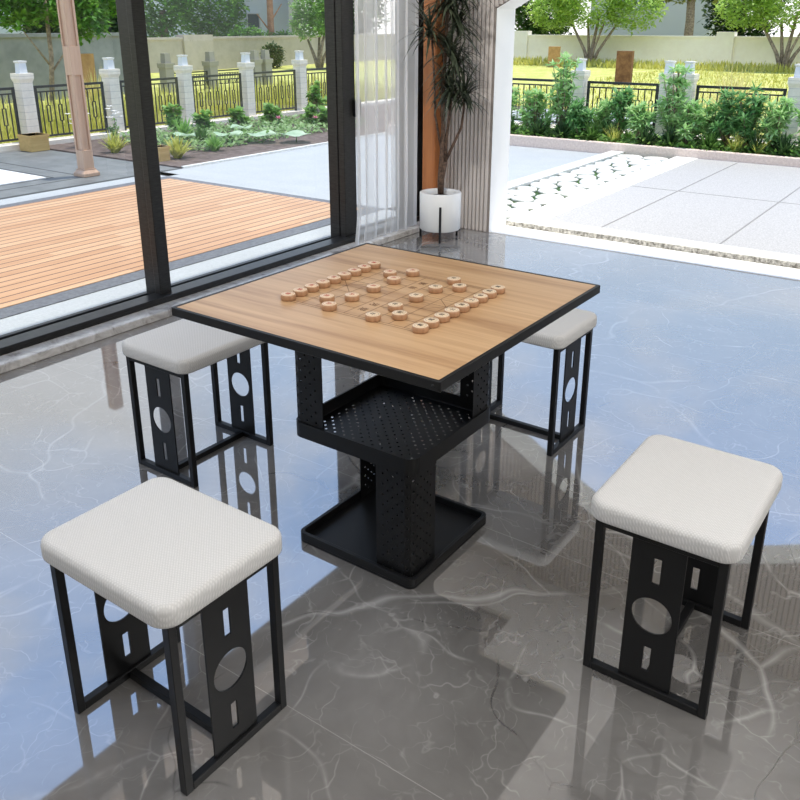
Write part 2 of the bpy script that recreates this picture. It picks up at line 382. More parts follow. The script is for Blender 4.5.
def perf(mb, nu, nv, cell, r, fn, phase=0):
    """perforated sheet: every other cell carries an octagonal hole; fn maps (u,v) to 3-D"""
    for i in range(nu):
        for j in range(nv):
            u0, v0 = i * cell, j * cell
            sq = [(u0, v0), (u0 + cell, v0), (u0 + cell, v0 + cell), (u0, v0 + cell)]
            edge = i in (0, nu - 1) or j in (0, nv - 1)
            if (i + j + phase) % 2 or edge:
                mb.add([fn(*p) for p in sq], [(0, 1, 2, 3)])
            else:
                cu, cv = u0 + cell / 2, v0 + cell / 2
                outp = [(u0, v0), (cu, v0), (u0 + cell, v0), (u0 + cell, cv), (u0 + cell, v0 + cell), (cu, v0 + cell), (u0, v0 + cell), (u0, cv)]
                inp = [(cu + r * math.cos(R(225 + 45 * k)), cv + r * math.sin(R(225 + 45 * k))) for k in range(8)]
                vs = [fn(*p) for p in outp + inp]
                mb.add(vs, [(k, (k + 1) % 8, 8 + (k + 1) % 8, 8 + k) for k in range(8)])

# ------------------------------------------------------------------ camera
cam = bpy.data.cameras.new('camera'); co = bpy.data.objects.new('camera', cam); C.objects.link(co)
yaw, pitch = R(125.46879), R(-19.61477)
f = Vector((math.cos(pitch) * math.cos(yaw), math.cos(pitch) * math.sin(yaw), math.sin(pitch)))
r_ = Vector((math.sin(yaw), -math.cos(yaw), 0)); u_ = r_.cross(f)
co.matrix_world = Matrix(((r_.x, u_.x, -f.x, 1.27158), (r_.y, u_.y, -f.y, -1.75873), (r_.z, u_.z, -f.z, 1.44987), (0, 0, 0, 1)))
cam.sensor_width = 36; cam.sensor_fit = 'HORIZONTAL'; cam.lens = 833.24 / 800 * 36
cam.shift_y = -78.977 / 800; cam.clip_start = 0.02; cam.clip_end = 300
scn.camera = co

# ------------------------------------------------------------------ room shell
WX = -2.27            # inner face of the window frames
DY = 3.53             # inner face of the doorway wall
CZ = 2.8
m = MB(); m.box(-2.5, 3.8, -3.8, 3.9, -0.12, 0.0); struct(m.build('floor', M['floor']))
m = MB(); m.box(-2.225, -2.112, -3.6, 3.53, 0.0, 0.04); struct(m.build('baseboard_left', M['curb'], bevel=0.006))
# doorway wall with an arched opening, plus its white reveal
ARCH = [(-1.69, 0.0), (-1.69, 1.55), (-1.40, 1.70), (-1.12, 1.855), (-0.71, 2.06), (-0.45, 2.115), (-0.1, 2.13), (0.25, 2.085), (0.51, 1.985), (0.92, 1.80), (1.20, 1.68), (1.49, 1.55), (1.49, 0.0)]
poly = [(-2.45, 0.0)] + ARCH + [(3.8, 0.0), (3.8, 3.0), (-2.45, 3.0)]
m = MB(); m.prism(poly, DY, 3.795, lambda x, y, z: (x, z, y)); struct(m.build('wall_back', M['white_wall']))
m = MB(); m.box(-1.69, 1.49, DY, 3.79, -0.02, 0.004); struct(m.build('trim_3', M['threshold']))
def arch_z(x):
    for (x0, z0), (x1, z1) in zip(ARCH[1:-1], ARCH[2:]):
        if x0 <= x <= x1: return z0 + (z1 - z0) * (x - x0) / (x1 - x0)
    return 0.0
m = MB(); x = -2.06
while x < 3.7:
    xa, xb = x, x + 0.026
    zb = 0.0
    if xb > -1.69 and xa < 1.49: zb = max(arch_z(max(xa, -1.689)), arch_z(min(xb, 1.489)), arch_z((xa + xb) / 2))
    m.box(xa, xb, DY - 0.018, DY + 0.001, zb, CZ); x += 0.0327
struct(m.build('trim_1', M['slat'], bevel=0.009, seg=3))
m = MB(); m.prism([(-2.065, 0), (-1.69, 0)] + ARCH[1:-1] + [(1.49, 0), (3.7, 0), (3.7, CZ), (-2.065, CZ)], DY - 0.003, DY + 0.001, lambda x, y, z: (x, z, y))
struct(m.build('trim_2', M['slat_gap']))
m = MB(); m.box(3.6, 3.8, -3.8, 3.53, 0, 2.85); struct(m.build('wall_right', M['room_wall']))
m = MB(); m.box(-2.45, 3.6, -3.8, -3.6, 0, 2.85); struct(m.build('wall_front', M['room_wall']))
m = MB()
m.box(-2.45, 3.8, -3.8, 3.95, 2.92, 3.0)
struct(m.build('roof', M['room_wall']))
# stepped ceiling: pale border, darker coffer
BOT = [(-1.35, 2.98), (-1.06, 2.53), (-0.41, 2.53), (-0.36, 1.55), (2.4, 1.55), (2.4, -2.6), (-1.35, -2.6)]
m = MB(); m.box(-2.3, 3.6, 2.98, 3.53, CZ, 2.84); m.box(-2.3, -1.35, -3.6, 2.98, CZ, 2.84); m.box(2.4, 3.6, -3.6, 2.98, CZ, 2.84)
m.box(-1.35, 2.4, -3.6, -2.6, CZ, 2.84); m.box(-0.41, 2.4, 1.55, 2.98, CZ, 2.84); m.box(-1.06, -0.41, 2.53, 2.98, CZ, 2.84)
struct(m.build('ceiling', M['ceiling']))
m = MB(); m.box(-2.3, 3.6, -3.6, 3.53, 2.88, 2.92); struct(m.build('trim_4', M['ceiling_dark']))

# ------------------------------------------------------------------ window wall
w1 = empty('window_1', (WX, 0, 0)); struct(w1)
def wpart(name, boxes, mat, bevel=0.0, parent=w1):
    mb = MB()
    for b in boxes: mb.box(b[0] - WX, b[1] - WX, *b[2:])
    return mb.build(name, mat, parent, bevel=bevel)
wpart('sill', [(-2.33, -2.225, -3.6, 3.53, 0.0, 0.072), (-2.50, -2.33, -3.6, 3.53, 0.0, 0.030), (-2.375, -2.36, -3.6, 3.53, 0.028, 0.05), (-2.44, -2.425, -3.6, 3.53, 0.028, 0.045)], M['frame'], 0.004)
wpart('head', [(-2.45, WX, -3.6, 3.53, 2.70, 2.92)], M['frame'])
wpart('mullion', [(-2.315, WX, 0.985, 1.06, 0.05, 2.72), (-2.405, -2.318, 0.995, 1.07, 0.03, 2.72)], M['frame'], 0.003)
wpart('mullion', [(-2.32, WX, 2.575, 2.70, 0.05, 2.72), (-2.405, -2.323, 2.57, 2.68, 0.03, 2.72)], M['frame'], 0.003)
wpart('mullion', [(-2.405, WX, -1.75, -1.67, 0.03, 2.72)], M['frame'], 0.003)
wpart('end_jamb', [(-2.45, -2.25, 3.40, 3.53, 0.0, 2.72)], M['frame'], 0.003)
wpart('end_jamb', [(-2.45, WX, -3.6, -3.5, 0.0, 2.72)], M['frame'], 0.003)
for a, b, xx in ((-3.5, -1.75, -2.34), (-1.67, 0.99, -2.36), (1.065, 2.575, -2.34), (2.68, 3.42, -2.36)):
    mb = MB(); mb.add([(xx - WX, a - 0.004, 0.025), (xx - WX, b + 0.004, 0.025), (xx - WX, b + 0.004, 2.71), (xx - WX, a - 0.004, 2.71)], [(0, 1, 2, 3)]); mb.build('glass_pane', M['glass'], w1)
wpart('handle', [(-2.27, -2.235, 2.67, 2.725, 0.87, 0.98)], M['black_dark'], 0.006)
# wooden corner column beside the window
m = MB(); m.box(-2.205, -2.09, 3.40, 3.514, 0.0, CZ); struct(m.build('trim_5', M['orange_wood'], bevel=0.012, seg=3))

# sheer curtain
m = MB(); ny, nz = 260, 14; vs = []; fs = []
y0, y1 = 2.57, 3.30
for j in range(nz + 1):
    z = 0.042 + (2.78 - 0.042) * j / nz
    for i in range(ny + 1):
        t = i / ny; spread = 1.0 - 0.10 * (1 - j / nz) * 0.0
        yy = y0 + (y1 - y0) * t
        ph = t * 2 * PI * 8 + 1.3 * math.sin(t * 11) + 0.25 * math.sin(z * 1.7 + t * 8)
        a = 0.030 * (0.55 + 0.45 * math.sin(t * 17 + 1)) * (1.0 + 0.15 * math.sin(z * 2))
        if t > 0.76: ph *= 1.0; a *= 1.2
        xx = -2.17 + a * math.sin(ph)
        yy += 0.012 * math.sin(2 * ph + 0.6)
        if z < 0.25: yy -= 0.05 * (1 - z / 0.25) ** 2 * (1 - t)
        vs.append((xx + 2.175, yy - 2.93, z))
for j in range(nz):
    for i in range(ny):
        k = j * (ny + 1) + i; fs.append((k, k + 1, k + ny + 2, k + ny + 1))
m.add(vs, fs, True)
cur = empty('sheer_curtain', (-2.175, 2.93, 0.0), 'white sheer floor-length curtain hanging beside the black window mullion', 'curtain')
m.build('voile', M['sheer'], cur)
m = MB(); m.tube([(0, -0.38, 2.79), (0, 0.42, 2.79)], 0.01); m.build('curtain_rail', M['black'], cur)

# ------------------------------------------------------------------ table
tb = empty('chess_table', (0, 0, 0), 'black square pedestal table with light wood board top and perforated metal shelf', 'table')
h = 0.421; t0, t1 = 0.727, 0.75
m = MB(); m.ring(rrect(h, h, 0.004, 2), rrect(h - 0.011, h - 0.011, 0.002, 2), t0, t1)
m.box(-h + 0.011, h - 0.011, -h + 0.011, h - 0.011, t0, t0 + 0.006)
m.build('table_frame', M['black'], tb, bevel=0.0012, seg=1)
m = MB(); m.box(-h + 0.0112, h - 0.0112, -h + 0.0112, h - 0.0112, t0 + 0.006, t1 - 0.0004)
top = m.build('tabletop', M['tabletop'], tb)
# printed board: nine files, ten ranks, river and palaces
sp = 0.0478; gx = 4.5 * sp; gy = 4 * sp; lw = 0.0009
m = MB(); zt = t1 - 0.0004
def strip(x0, y0_, x1, y1_, w=lw):
    d = Vector((x1 - x0, y1_ - y0_, 0)); n_ = Vector((-d.y, d.x, 0)).normalized() * w
    p, q = Vector((x0, y0_, zt + 0.0003)), Vector((x1, y1_, zt + 0.0003))
    m.add([p + n_, p - n_, q - n_, q + n_], [(0, 1, 2, 3)])
for k in range(10): strip(-gx + k * sp, -gy, -gx + k * sp, gy)
for k in range(9):
    yy = -gy + k * sp
    if k in (0, 8): strip(-gx, yy, gx, yy)
    else: strip(-gx, yy, -sp / 2, yy); strip(sp / 2, yy, gx, yy)
for sg in (-1, 1):
    strip(sg * gx, -sp, sg * (gx - 2 * sp), sp); strip(sg * gx, sp, sg * (gx - 2 * sp), -sp)
e = 0.010
strip(-gx - e, -gy - e, gx + e, -gy - e); strip(-gx - e, gy + e, gx + e, gy + e); strip(-gx - e, -gy - e, -gx - e, gy + e); strip(gx + e, -gy - e, gx + e, gy + e)
m.build('board_lines', M['line'], top)
def glyph_mesh(ch, size):
    c = bpy.data.curves.new('glyph', 'FONT'); c.body = ch; c.size = size; c.align_x = 'CENTER'; c.align_y = 'CENTER'; c.extrude = 0.0002
    o = bpy.data.objects.new('glyph', c); C.objects.link(o)
    dg = bpy.context.evaluated_depsgraph_get(); dg.update()
    me = bpy.data.meshes.new_from_object(o.evaluated_get(dg))
    bpy.data.objects.remove(o); bpy.data.curves.remove(c)
    xs = [v.co.x for v in me.vertices]; ys = [v.co.y for v in me.vertices]
    cx, cy = (min(xs) + max(xs)) / 2, (min(ys) + max(ys)) / 2
    for v in me.vertices: v.co.x -= cx; v.co.y -= cy
    return me
def glyph(ch, size, mat, parent, loc, rotz):
    me = glyph_mesh(ch, size); me.name = 'character'; me.materials.append(mat)
    o = bpy.data.objects.new('character', me); C.objects.link(o); o.parent = parent; o.location = loc; o.rotation_euler = (0, 0, rotz); return o
for ch, yy, rz in (('楚', -2.9, -PI / 2), ('河', -1.9, -PI / 2), ('漢', 2.9, PI / 2), ('界', 1.9, PI / 2)):
    glyph(ch, 0.025, M['line'], top, (0, yy * sp, zt + 0.0002), rz)
# screw at the front corner of the frame edge
m = MB(); m.lathe([(0, 0.0015), (0.0035, 0.0012), (0.0038, 0)], 12)
sc_ = m.build('screw', M['black_dark'], tb, (h - 0.018, -h, 0.7385)); sc_.rotation_euler = (PI / 2, 0, 0)
# perforated tray shelf
hs = 0.208
m = MB(); m.ring(rrect(hs, hs, 0.03), rrect(hs - 0.006, hs - 0.006, 0.024), 0.352, 0.398)
cell = 0.0165; n_ = 24; half = cell * n_ / 2
perf(m, n_, n_, cell, 0.0036, lambda u, v: (u - half, v - half, 0.362))
mo = m.build('shelf_tray', M['black'], tb)
# rounded base tray
hb = 0.207
m = MB(); m.prism(rrect(hb, hb, 0.022), 0.0, 0.008); m.ring(rrect(hb, hb, 0.022), rrect(hb - 0.012, hb - 0.012, 0.012), 0.008, 0.032)
m.build('base_tray', M['black'], tb, bevel=0.002)
# corner supports: bent perforated angles
def angle(name, sx, sy, hh, z0, z1, leg, cellz=0.0160):
    rr = 0.02
    def path(u):           # from the end of the leg lying along x, round the bend, to the end of the leg along y
        L1 = leg - rr; arc = rr * PI / 2
        if u < L1: return (hh - leg + u, hh)
        if u < L1 + arc:
            a = (u - L1) / rr; return (hh - rr + rr * math.sin(a), hh - rr + rr * math.cos(a))
        return (hh, hh - rr - (u - L1 - arc))
    tot = 2 * (leg - rr) + rr * PI / 2
    nu = int(round(tot / cellz)); cu = tot / nu; nv = int(round((z1 - z0) / cellz)); cv = (z1 - z0) / nv
    mb = MB()
    perf(mb, nu, nv, 1.0, 0.215, lambda u, v: (lambda p: (sx * p[0], sy * p[1], z0 + v * cv))(path(u * cu)))
    o = mb.build(name, M['black'], tb); so = o.modifiers.new('thickness', 'SOLIDIFY'); so.thickness = 0.003; so.offset = 0
    return o
angle('upper_support', -1, -1, 0.201, 0.385, 0.728, 0.104)
angle('upper_support', 1, 1, 0.201, 0.385, 0.728, 0.104)
angle('lower_support', 1, -1, 0.189, 0.008, 0.361, 0.115)
angle('lower_support', -1, 1, 0.189, 0.008, 0.361, 0.115)

# ------------------------------------------------------------------ game pieces
def make_piece(ch, red, loc, label, grp):
    rt = empty('game_piece', loc, label, 'game piece', grp)
    mb = MB(); r0 = 0.0205
    mb.lathe([(0, 0), (r0 * 0.92, 0), (r0 * 0.985, 0.002), (r0, 0.005), (r0, 0.0105), (r0 * 0.975, 0.0138), (r0 * 0.90, 0.0158)], 28)
    mb.build('body', M['piece'], rt)
    mb = MB(); mb.lathe([(r0 * 0.93, 0.0153), (r0 * 0.86, 0.0163), (0.0, 0.0163)], 28); mb.build('face', M['piece_face'], rt)
    mb = MB(); mb.ring([(0.0148 * math.cos(k * PI / 14), 0.0148 * math.sin(k * PI / 14)) for k in range(28)], [(0.0144 * math.cos(k * PI / 14), 0.0144 * math.sin(k * PI / 14)) for k in range(28)], 0.0162, 0.01645)
    mb.build('ring_mark', M['red'] if red else M['ink'], rt)
    glyph(ch, 0.0160, M['red'] if red else M['ink'], rt, (0, 0, 0.01645), -PI / 2 if red else PI / 2)
    return rt
ORD = ['first', 'second', 'third', 'fourth', 'middle', 'sixth', 'seventh', 'eighth', 'last']
back_r = '俥傌相仕帥仕相傌俥'; back_b = '車馬象士將士象馬車'
for k in range(9):
    yy = -gy + k * sp
    make_piece(back_r[k], True, (-gx, yy, t1), f'red-marked wooden disc, {ORD[k]} from left in the nine-piece row nearest the window', 'red game pieces')
    make_piece(back_b[k], False, (gx, yy, t1), f'black-marked wooden disc, {ORD[k]} from left in the nine-piece row farthest from the window', 'black game pieces')
for j, (k, w) in enumerate(zip((1, 7), ('near', 'far'))):
    yy = -gy + k * sp
    make_piece('炮', True, (-gx + 2 * sp, yy, t1), f'red-marked wooden disc alone between the red rows at their {w} end', 'red game pieces')
    make_piece('砲', False, (gx - 2 * sp, yy, t1), f'black-marked wooden disc alone between the black rows at their {w} end', 'black game pieces')
for j, k in enumerate((0, 2, 4, 6, 8)):
    yy = -gy + k * sp; o5 = ['first', 'second', 'middle', 'fourth', 'last'][j]
    make_piece('兵', True, (-gx + 3 * sp, yy, t1), f'red-marked wooden disc, {o5} from left of five spaced along the red front', 'red game pieces')
    make_piece('卒', False, (gx - 3 * sp, yy, t1), f'black-marked wooden disc, {o5} from left of five spaced along the black front', 'black game pieces')

# ------------------------------------------------------------------ stools
def make_stool():
    b_, a_, H, tb_ = 0.1885, 0.1452, 0.412, 0.019
    rt = empty('stool', (0, 0, 0))
    # cushion
    bm = bmesh.new(); hx, hy = b_ + 0.017, a_ + 0.020
    bmesh.ops.create_cube(bm, size=1.0, matrix=Matrix.Diagonal((2 * hx, 2 * hy, 0.05, 1)))
    ed = [e for e in bm.edges if abs(e.verts[0].co.z - e.verts[1].co.z) > 0.01]
    bmesh.ops.bevel(bm, geom=ed, offset=0.042, segments=7, affect='EDGES', profile=0.5)
    top_e = [e for e in bm.edges if e.verts[0].co.z > 0.02 and e.verts[1].co.z > 0.02 and len([f_ for f_ in e.link_faces if abs(f_.normal.z) < 0.5]) == 1]
    bmesh.ops.bevel(bm, geom=top_e, offset=0.017, segments=4, affect='EDGES', profile=0.5)
    bot_e = [e for e in bm.edges if e.verts[0].co.z < -0.02 and e.verts[1].co.z < -0.02 and len([f_ for f_ in e.link_faces if abs(f_.normal.z) < 0.5]) == 1]
    bmesh.ops.bevel(bm, geom=bot_e, offset=0.010, segments=3, affect='EDGES', profile=0.5)
    me = bpy.data.meshes.new('seat_cushion'); bm.to_mesh(me); bm.free()
    for p in me.polygons: p.use_smooth = True
    me.materials.append(M['fabric'])
    o = bpy.data.objects.new('seat_cushion', me); C.objects.link(o); o.parent = rt; o.location = (0, 0, H + 0.024)
    o['label'] = 'off-white woven fabric cushion'
    for s in (-1, 1):
        x0, x1 = (b_ - tb_, b_) if s > 0 else (-b_, -b_ + tb_)
        mb = MB()
        mb.box(x0, x1, -a_, -a_ + tb_, 0, H); mb.box(x0, x1, a_ - tb_, a_, 0, H)
        mb.box(x0, x1, -a_ + tb_, a_ - tb_, 0, tb_); mb.box(x0, x1, -a_ + tb_, a_ - tb_, H - tb_, H)
        mb.build('end_frame', M['black'], rt, bevel=0.0012, seg=1)
        # cut-out plate: outline minus two slots and a disc
        mb = MB(); xm = (x0 + x1) / 2; pw = 0.060; za, zb = tb_, H - tb_
        zc = (za + zb) / 2; rc = 0.046; sw = 0.0085; sh0, sh1 = 0.085, 0.150; th = 0.0022
        def rect_(y0q, y1q, z0q, z1q): mb.box(xm - th, xm + th, y0q, y1q, z0q, z1q)
        rect_(-pw, -sw, za, zc - 0.07); rect_(sw, pw, za, zc - 0.07); rect_(-pw, -sw, zc + 0.07, zb); rect_(sw, pw, zc + 0.07, zb)
        rect_(-sw, sw, za, zc - sh1); rect_(-sw, sw, zc + sh1, zb); rect_(-sw, sw, zc - sh0, zc - 0.07); rect_(-sw, sw, zc + 0.07, zc + sh0)
        n = 40; ang = [2 * PI * (k + 0.5) / n for k in range(n)]
        def sqp(a):
            c, s_ = math.cos(a), math.sin(a); q = min(pw / abs(c), 0.07 / abs(s_)); return (c * q, s_ * q)
        corners = [math.atan2(0.07, pw), PI - math.atan2(0.07, pw), PI + math.atan2(0.07, pw), 2 * PI - math.atan2(0.07, pw)]
        ang = sorted(ang + corners)
        outp = [sqp(a) for a in ang]; inp = [(rc * math.cos(a), rc * math.sin(a)) for a in ang]
        mb.ring(outp, inp, xm - th, xm + th, lambda y, z, x: (x, y, zc + z))
        mb.build('cut_out_plate', M['black'], rt)
    mb = MB(); mb.box(-b_ + tb_, b_ - tb_, -tb_ / 2, tb_ / 2, 0.0, tb_); mb.build('crossbar', M['black'], rt, bevel=0.0012, seg=1)
    return rt
stool = make_stool()
ST = [((0.0155, -0.845), -0.26, 'white cushioned black stool standing on the near left, largest of the four'),
      ((0.8413, -0.0073), 89.8, 'white cushioned black stool standing on the right side, clear of the table'),
      ((-0.8298, 0.0023), 89.9, 'white cushioned black stool between the table and the window sill'),
      ((-0.0038, 0.8406), -0.2, 'white cushioned black stool half hidden behind the table, on the doorway side')]
for i, ((x, y), a, lab) in enumerate(ST):
    o = stool if i == 0 else copy_tree(stool)
    o.location = (x, y, 0); o.rotation_euler = (0, 0, R(a)); tag(o, lab, 'stool', 'stools around the table')

# ------------------------------------------------------------------ potted dracaena
PX, PY_ = -1.885, 3.165
pl = empty('potted_plant', (PX, PY_, 0), 'tall dark-leaved dracaena in a white pot on black legs by the fluted wall', 'plant')
m = MB(); m.lathe([(0, 0.072), (0.138, 0.072), (0.145, 0.078), (0.147, 0.332), (0.143, 0.336), (0.112, 0.336), (0.108, 0.330), (0.106, 0.29)], 40)
m.build('pot', M['pot'], pl)
m = MB(); m.lathe([(0.1065, 0.300), (0.06, 0.308), (0, 0.312)], 24); m.build('soil', M['soil'], pl)
a0 = math.atan2(-0.84, 0.54)
for k in range(3):
    a = a0 + k * 2 * PI / 3 + (0.12 if k else 0); cx, cy = 0.1525 * math.cos(a), 0.1525 * math.sin(a)
    mb = MB(); mb.box(cx - 0.006, cx + 0.006, cy - 0.006, cy + 0.006, 0.0, 0.255); mb.build('pot_leg', M['black'], pl)
m = MB(); m.box(-0.145, 0.145, -0.005, 0.005, 0.06, 0.072); m.box(-0.005, 0.005, -0.145, 0.145, 0.06, 0.072)
m.build('pot_stand', M['black'], pl, rotz=a0)
# rig: image-right at the plant is roughly (+0.81,+0.58)
rx, ry = 0.814, 0.580
def PP(s_, z, d=0.0): return Vector((rx * s_ - ry * d, ry * s_ + rx * d, z))
m = MB()
m.tube([PP(0, 0.30), PP(0.005, 0.42), PP(0.028, 0.55)], [0.022, 0.020, 0.017], 10)
m.tube([PP(0.0, 0.30), PP(-0.006, 0.42), PP(0.006, 0.60), PP(0.012, 0.80), PP(0.004, 1.0), PP(0.016, 1.25), PP(0.03, 1.6), PP(0.02, 1.9)], [0.02, 0.018, 0.017, 0.015, 0.014, 0.012, 0.010, 0.008], 10)
m.tube([PP(0.026, 0.54), PP(0.08, 0.66), PP(0.135, 0.78), PP(0.15, 0.90), PP(0.152, 0.98)], [0.012, 0.010, 0.009, 0.008, 0.007], 8)
m.tube([PP(0.028, 0.55), PP(0.035, 0.72), PP(0.055, 0.87), PP(0.06, 0.98)], [0.014, 0.011, 0.009, 0.008], 8)
m.tube([PP(0.006, 0.60), PP(-0.045, 0.86), PP(-0.055, 1.1), PP(-0.075, 1.38)], [0.008, 0.008, 0.007, 0.007], 8)
m.tube([PP(0.06, 0.98), PP(0.075, 1.1), PP(0.09, 1.22)], [0.008, 0.007, 0.006], 8)
m.build('trunk', M['bark_dark'], pl)
m = MB()
for s_, z, d, n, L in ((-0.09, 1.40, -0.05, 55, 0.27), (0.03, 1.58, 0.0, 75, 0.30), (0.05, 1.27, -0.05, 65, 0.28), (0.15, 0.99, -0.02, 60, 0.26), (0.06, 1.02, -0.06, 55, 0.25),
                       (0.10, 1.18, 0.05, 50, 0.25), (0.0, 1.72, 0.05, 60, 0.3), (0.03, 1.92, 0, 70, 0.3), (0.10, 1.44, 0.06, 60, 0.26), (0.02, 1.08, 0.04, 40, 0.22), (0.12, 1.62, -0.05, 50, 0.28)):
    c = PP(s_, z, d)
    for k in range(int(n * 1.45)):
        az = rnd.uniform(0, 2 * PI); el = rnd.uniform(-0.45, 1.25)
        dv = Vector((math.cos(az) * math.cos(el), math.sin(az) * math.cos(el), math.sin(el)))
        m.blade(c + Vector((0, 0, rnd.uniform(-0.05, 0.04))), dv, L * rnd.uniform(0.65, 1.1), rnd.uniform(0.013, 0.021), rnd.uniform(0.35, 0.85), 6)
m.build('foliage', M['leaf_dracaena'], pl)

# ------------------------------------------------------------------ outside ground
m = MB(); m.box(-70, 60, -60, 80, -0.20, -0.07); struct(m.build('lawn', M['lawn']))
m = MB(); m.box(-2.81, -2.50, -6, 3.9, -0.12, -0.004); m.box(-5.8, -5.55, -6, 3.9, -0.12, -0.004); m.box(-5.8, -2.45, 3.76, 12.5, -0.12, -0.004); m.box(-2.45, -1.70, 3.9, 7.8, -0.12, -0.012)
struct(m.build('terrace', M['concrete']))
m = MB(); m.box(-2.96, -2.812, -6, 3.66, -0.10, 0.0); m.box(-5.549, -5.42, -6, 3.758, -0.10, 0.0); m.box(-5.42, -2.812, 3.66, 3.758, -0.10, 0.0)
struct(m.build('deck_border', M['slate']))
m = MB(); m.box(-5.418, -2.962, -6, 3.658, -0.08, 0.003); struct(m.build('deck', M['deck']))
m = MB(); m.box(-8.5, -5.8, -6, 4.16, -0.12, -0.004); struct(m.build('patio', M['patio']))
m = MB(); m.box(-5.85, -5.80, -6, 4.16, -0.10, 0.0); m.box(-8.4, -6.19, 3.26, 3.275, -0.1, -0.002); m.box(-6.205, -6.19, -6, 3.26, -0.1, -0.002)
m.box(-7.6, -6.42, 3.03, 3.045, -0.1, -0.002); m.box(-6.435, -6.42, -6, 3.03, -0.1, -0.002)
struct(m.build('patio_joint', M['patio_joint']))
m = MB(); m.box(-7.4, -6.46, -2.0, 2.98, -0.05, 0.004); struct(m.build('paving_slab', M['white_paving']))
m = MB(); m.box(-8.5, -5.8, 4.165, 12.5, -0.12, 0.012); struct(m.build('planting_bed', M['bed_soil']))
m = MB(); m.box(-8.72, -8.5, -6, 12.5, -0.15, 0.065); struct(m.build('garden_kerb', M['post']))
m = MB(); m.box(-5.82, -5.775, 4.165, 12.5, -0.1, 0.02); struct(m.build('bed_edging', M['white_stone']))
# doorway side
m = MB(); m.box(-1.45, 6, 3.98, 7.8, -0.1, 0.036); struct(m.build('forecourt', M['granite']))
m = MB(); m.box(-1.70, 6, 3.80, 3.98, 0.0, 0.042); m.box(-1.70, -1.45, 3.98, 7.8, 0.0, 0.042); m.box(-2.47, -2.31, 3.98, 7.8, 0.0, 0.042); struct(m.build('kerb_stone', M['white_stone'], bevel=0.004))
m = MB(); m.box(-1.70, 6, 3.794, 3.80, 0.0, 0.037); struct(m.build('kerb_face', M['granite_edge']))
m = MB()
for xx in (-1.015, -0.16, 0.7, 1.55): m.box(xx - 0.006, xx + 0.006, 3.98, 7.8, 0.0, 0.0385)
m.box(-1.45, 6, 5.75, 5.757, 0.0, 0.0380)
struct(m.build('forecourt_joint', M['joint_grey']))
m = MB(); m.box(-2.31, -1.70, 3.9, 7.8, -0.1, 0.0); struct(m.build('grass_strip', M['leaf_mid']))
m = MB(); m.box(-5.75, 6, 7.80, 7.90, -0.1, 0.125); struct(m.build('planter_wall', M['tan_stone'], bevel=0.006))
m = MB(); m.box(-5.75, 6, 7.90, 8.55, -0.1, 0.10); struct(m.build('planter_soil', M['bed_soil']))
m = MB(); m.box(-5.75, 6, 8.55, 8.95, -0.1, 0.16); struct(m.build('fence_kerb', M['post']))
# flat white stepping stones
def blob(mb, cx, cy, rx_, ry_, z0, z1, rot):
    n = 14; ph = rnd.uniform(0, 6); ring0 = []
    for k in range(n):
        a = 2 * PI * k / n; q = 1 + 0.10 * math.sin(2 * a + ph) + 0.07 * math.sin(3 * a + 2 * ph)
        px_, py_ = rx_ * q * math.cos(a), ry_ * q * math.sin(a)
        ring0.append((px_ * math.cos(rot) - py_ * math.sin(rot), px_ * math.sin(rot) + py_ * math.cos(rot)))
    vs = [(x * 0.95, y * 0.95, z0) for x, y in ring0] + [(x, y, z0 + (z1 - z0) * 0.6) for x, y in ring0] + [(x * 0.86, y * 0.86, z1) for x, y in ring0] + [(0, 0, z1 * 1.0)]
    fs = [tuple(range(n))[::-1]]
    for q in range(2):
        for k in range(n): fs.append((q * n + k, q * n + (k + 1) % n, (q + 1) * n + (k + 1) % n, (q + 1) * n + k))
    for k in range(n): fs.append((2 * n + k, 2 * n + (k + 1) % n, 3 * n))
    mb.add([(x, y, z) for x, y, z in vs], fs, True)
stones = []; yy = 4.02; row = 0
while yy < 7.7:
    for c_ in range(2 if row % 2 == 0 else 3):
        wx = 0.30 if row % 2 == 0 else 0.2
        cx = (-2.31 + wx / 2 + c_ * wx + rnd.uniform(-0.01, 0.01)); stones.append((cx, yy + rnd.uniform(-0.02, 0.02), wx * 0.47, 0.115 if row % 2 == 0 else 0.10, row, c_))
    yy += 0.225; row += 1
NUMW = ['first', 'second', 'third', 'fourth', 'fifth', 'sixth', 'seventh', 'eighth', 'ninth', 'tenth', 'eleventh', 'twelfth', 'thirteenth', 'fourteenth', 'fifteenth', 'sixteenth', 'seventeenth', 'eighteenth']
for cx, cy, a, b, rw, c_ in stones:
    mb = MB(); blob(mb, 0, 0, a, b, 0.0, 0.03, rnd.uniform(-0.2, 0.2))
    o = mb.build('stepping_stone', M['white_stone'], None, (cx, cy, 0.0))
    side = (['left', 'right'] if rw % 2 == 0 else ['left', 'middle', 'right'])[c_]
    tag(o, f'flat white stepping stone, {side} one in the {NUMW[rw]} row from the doorway', 'stepping stone', 'stepping stones beside the forecourt')

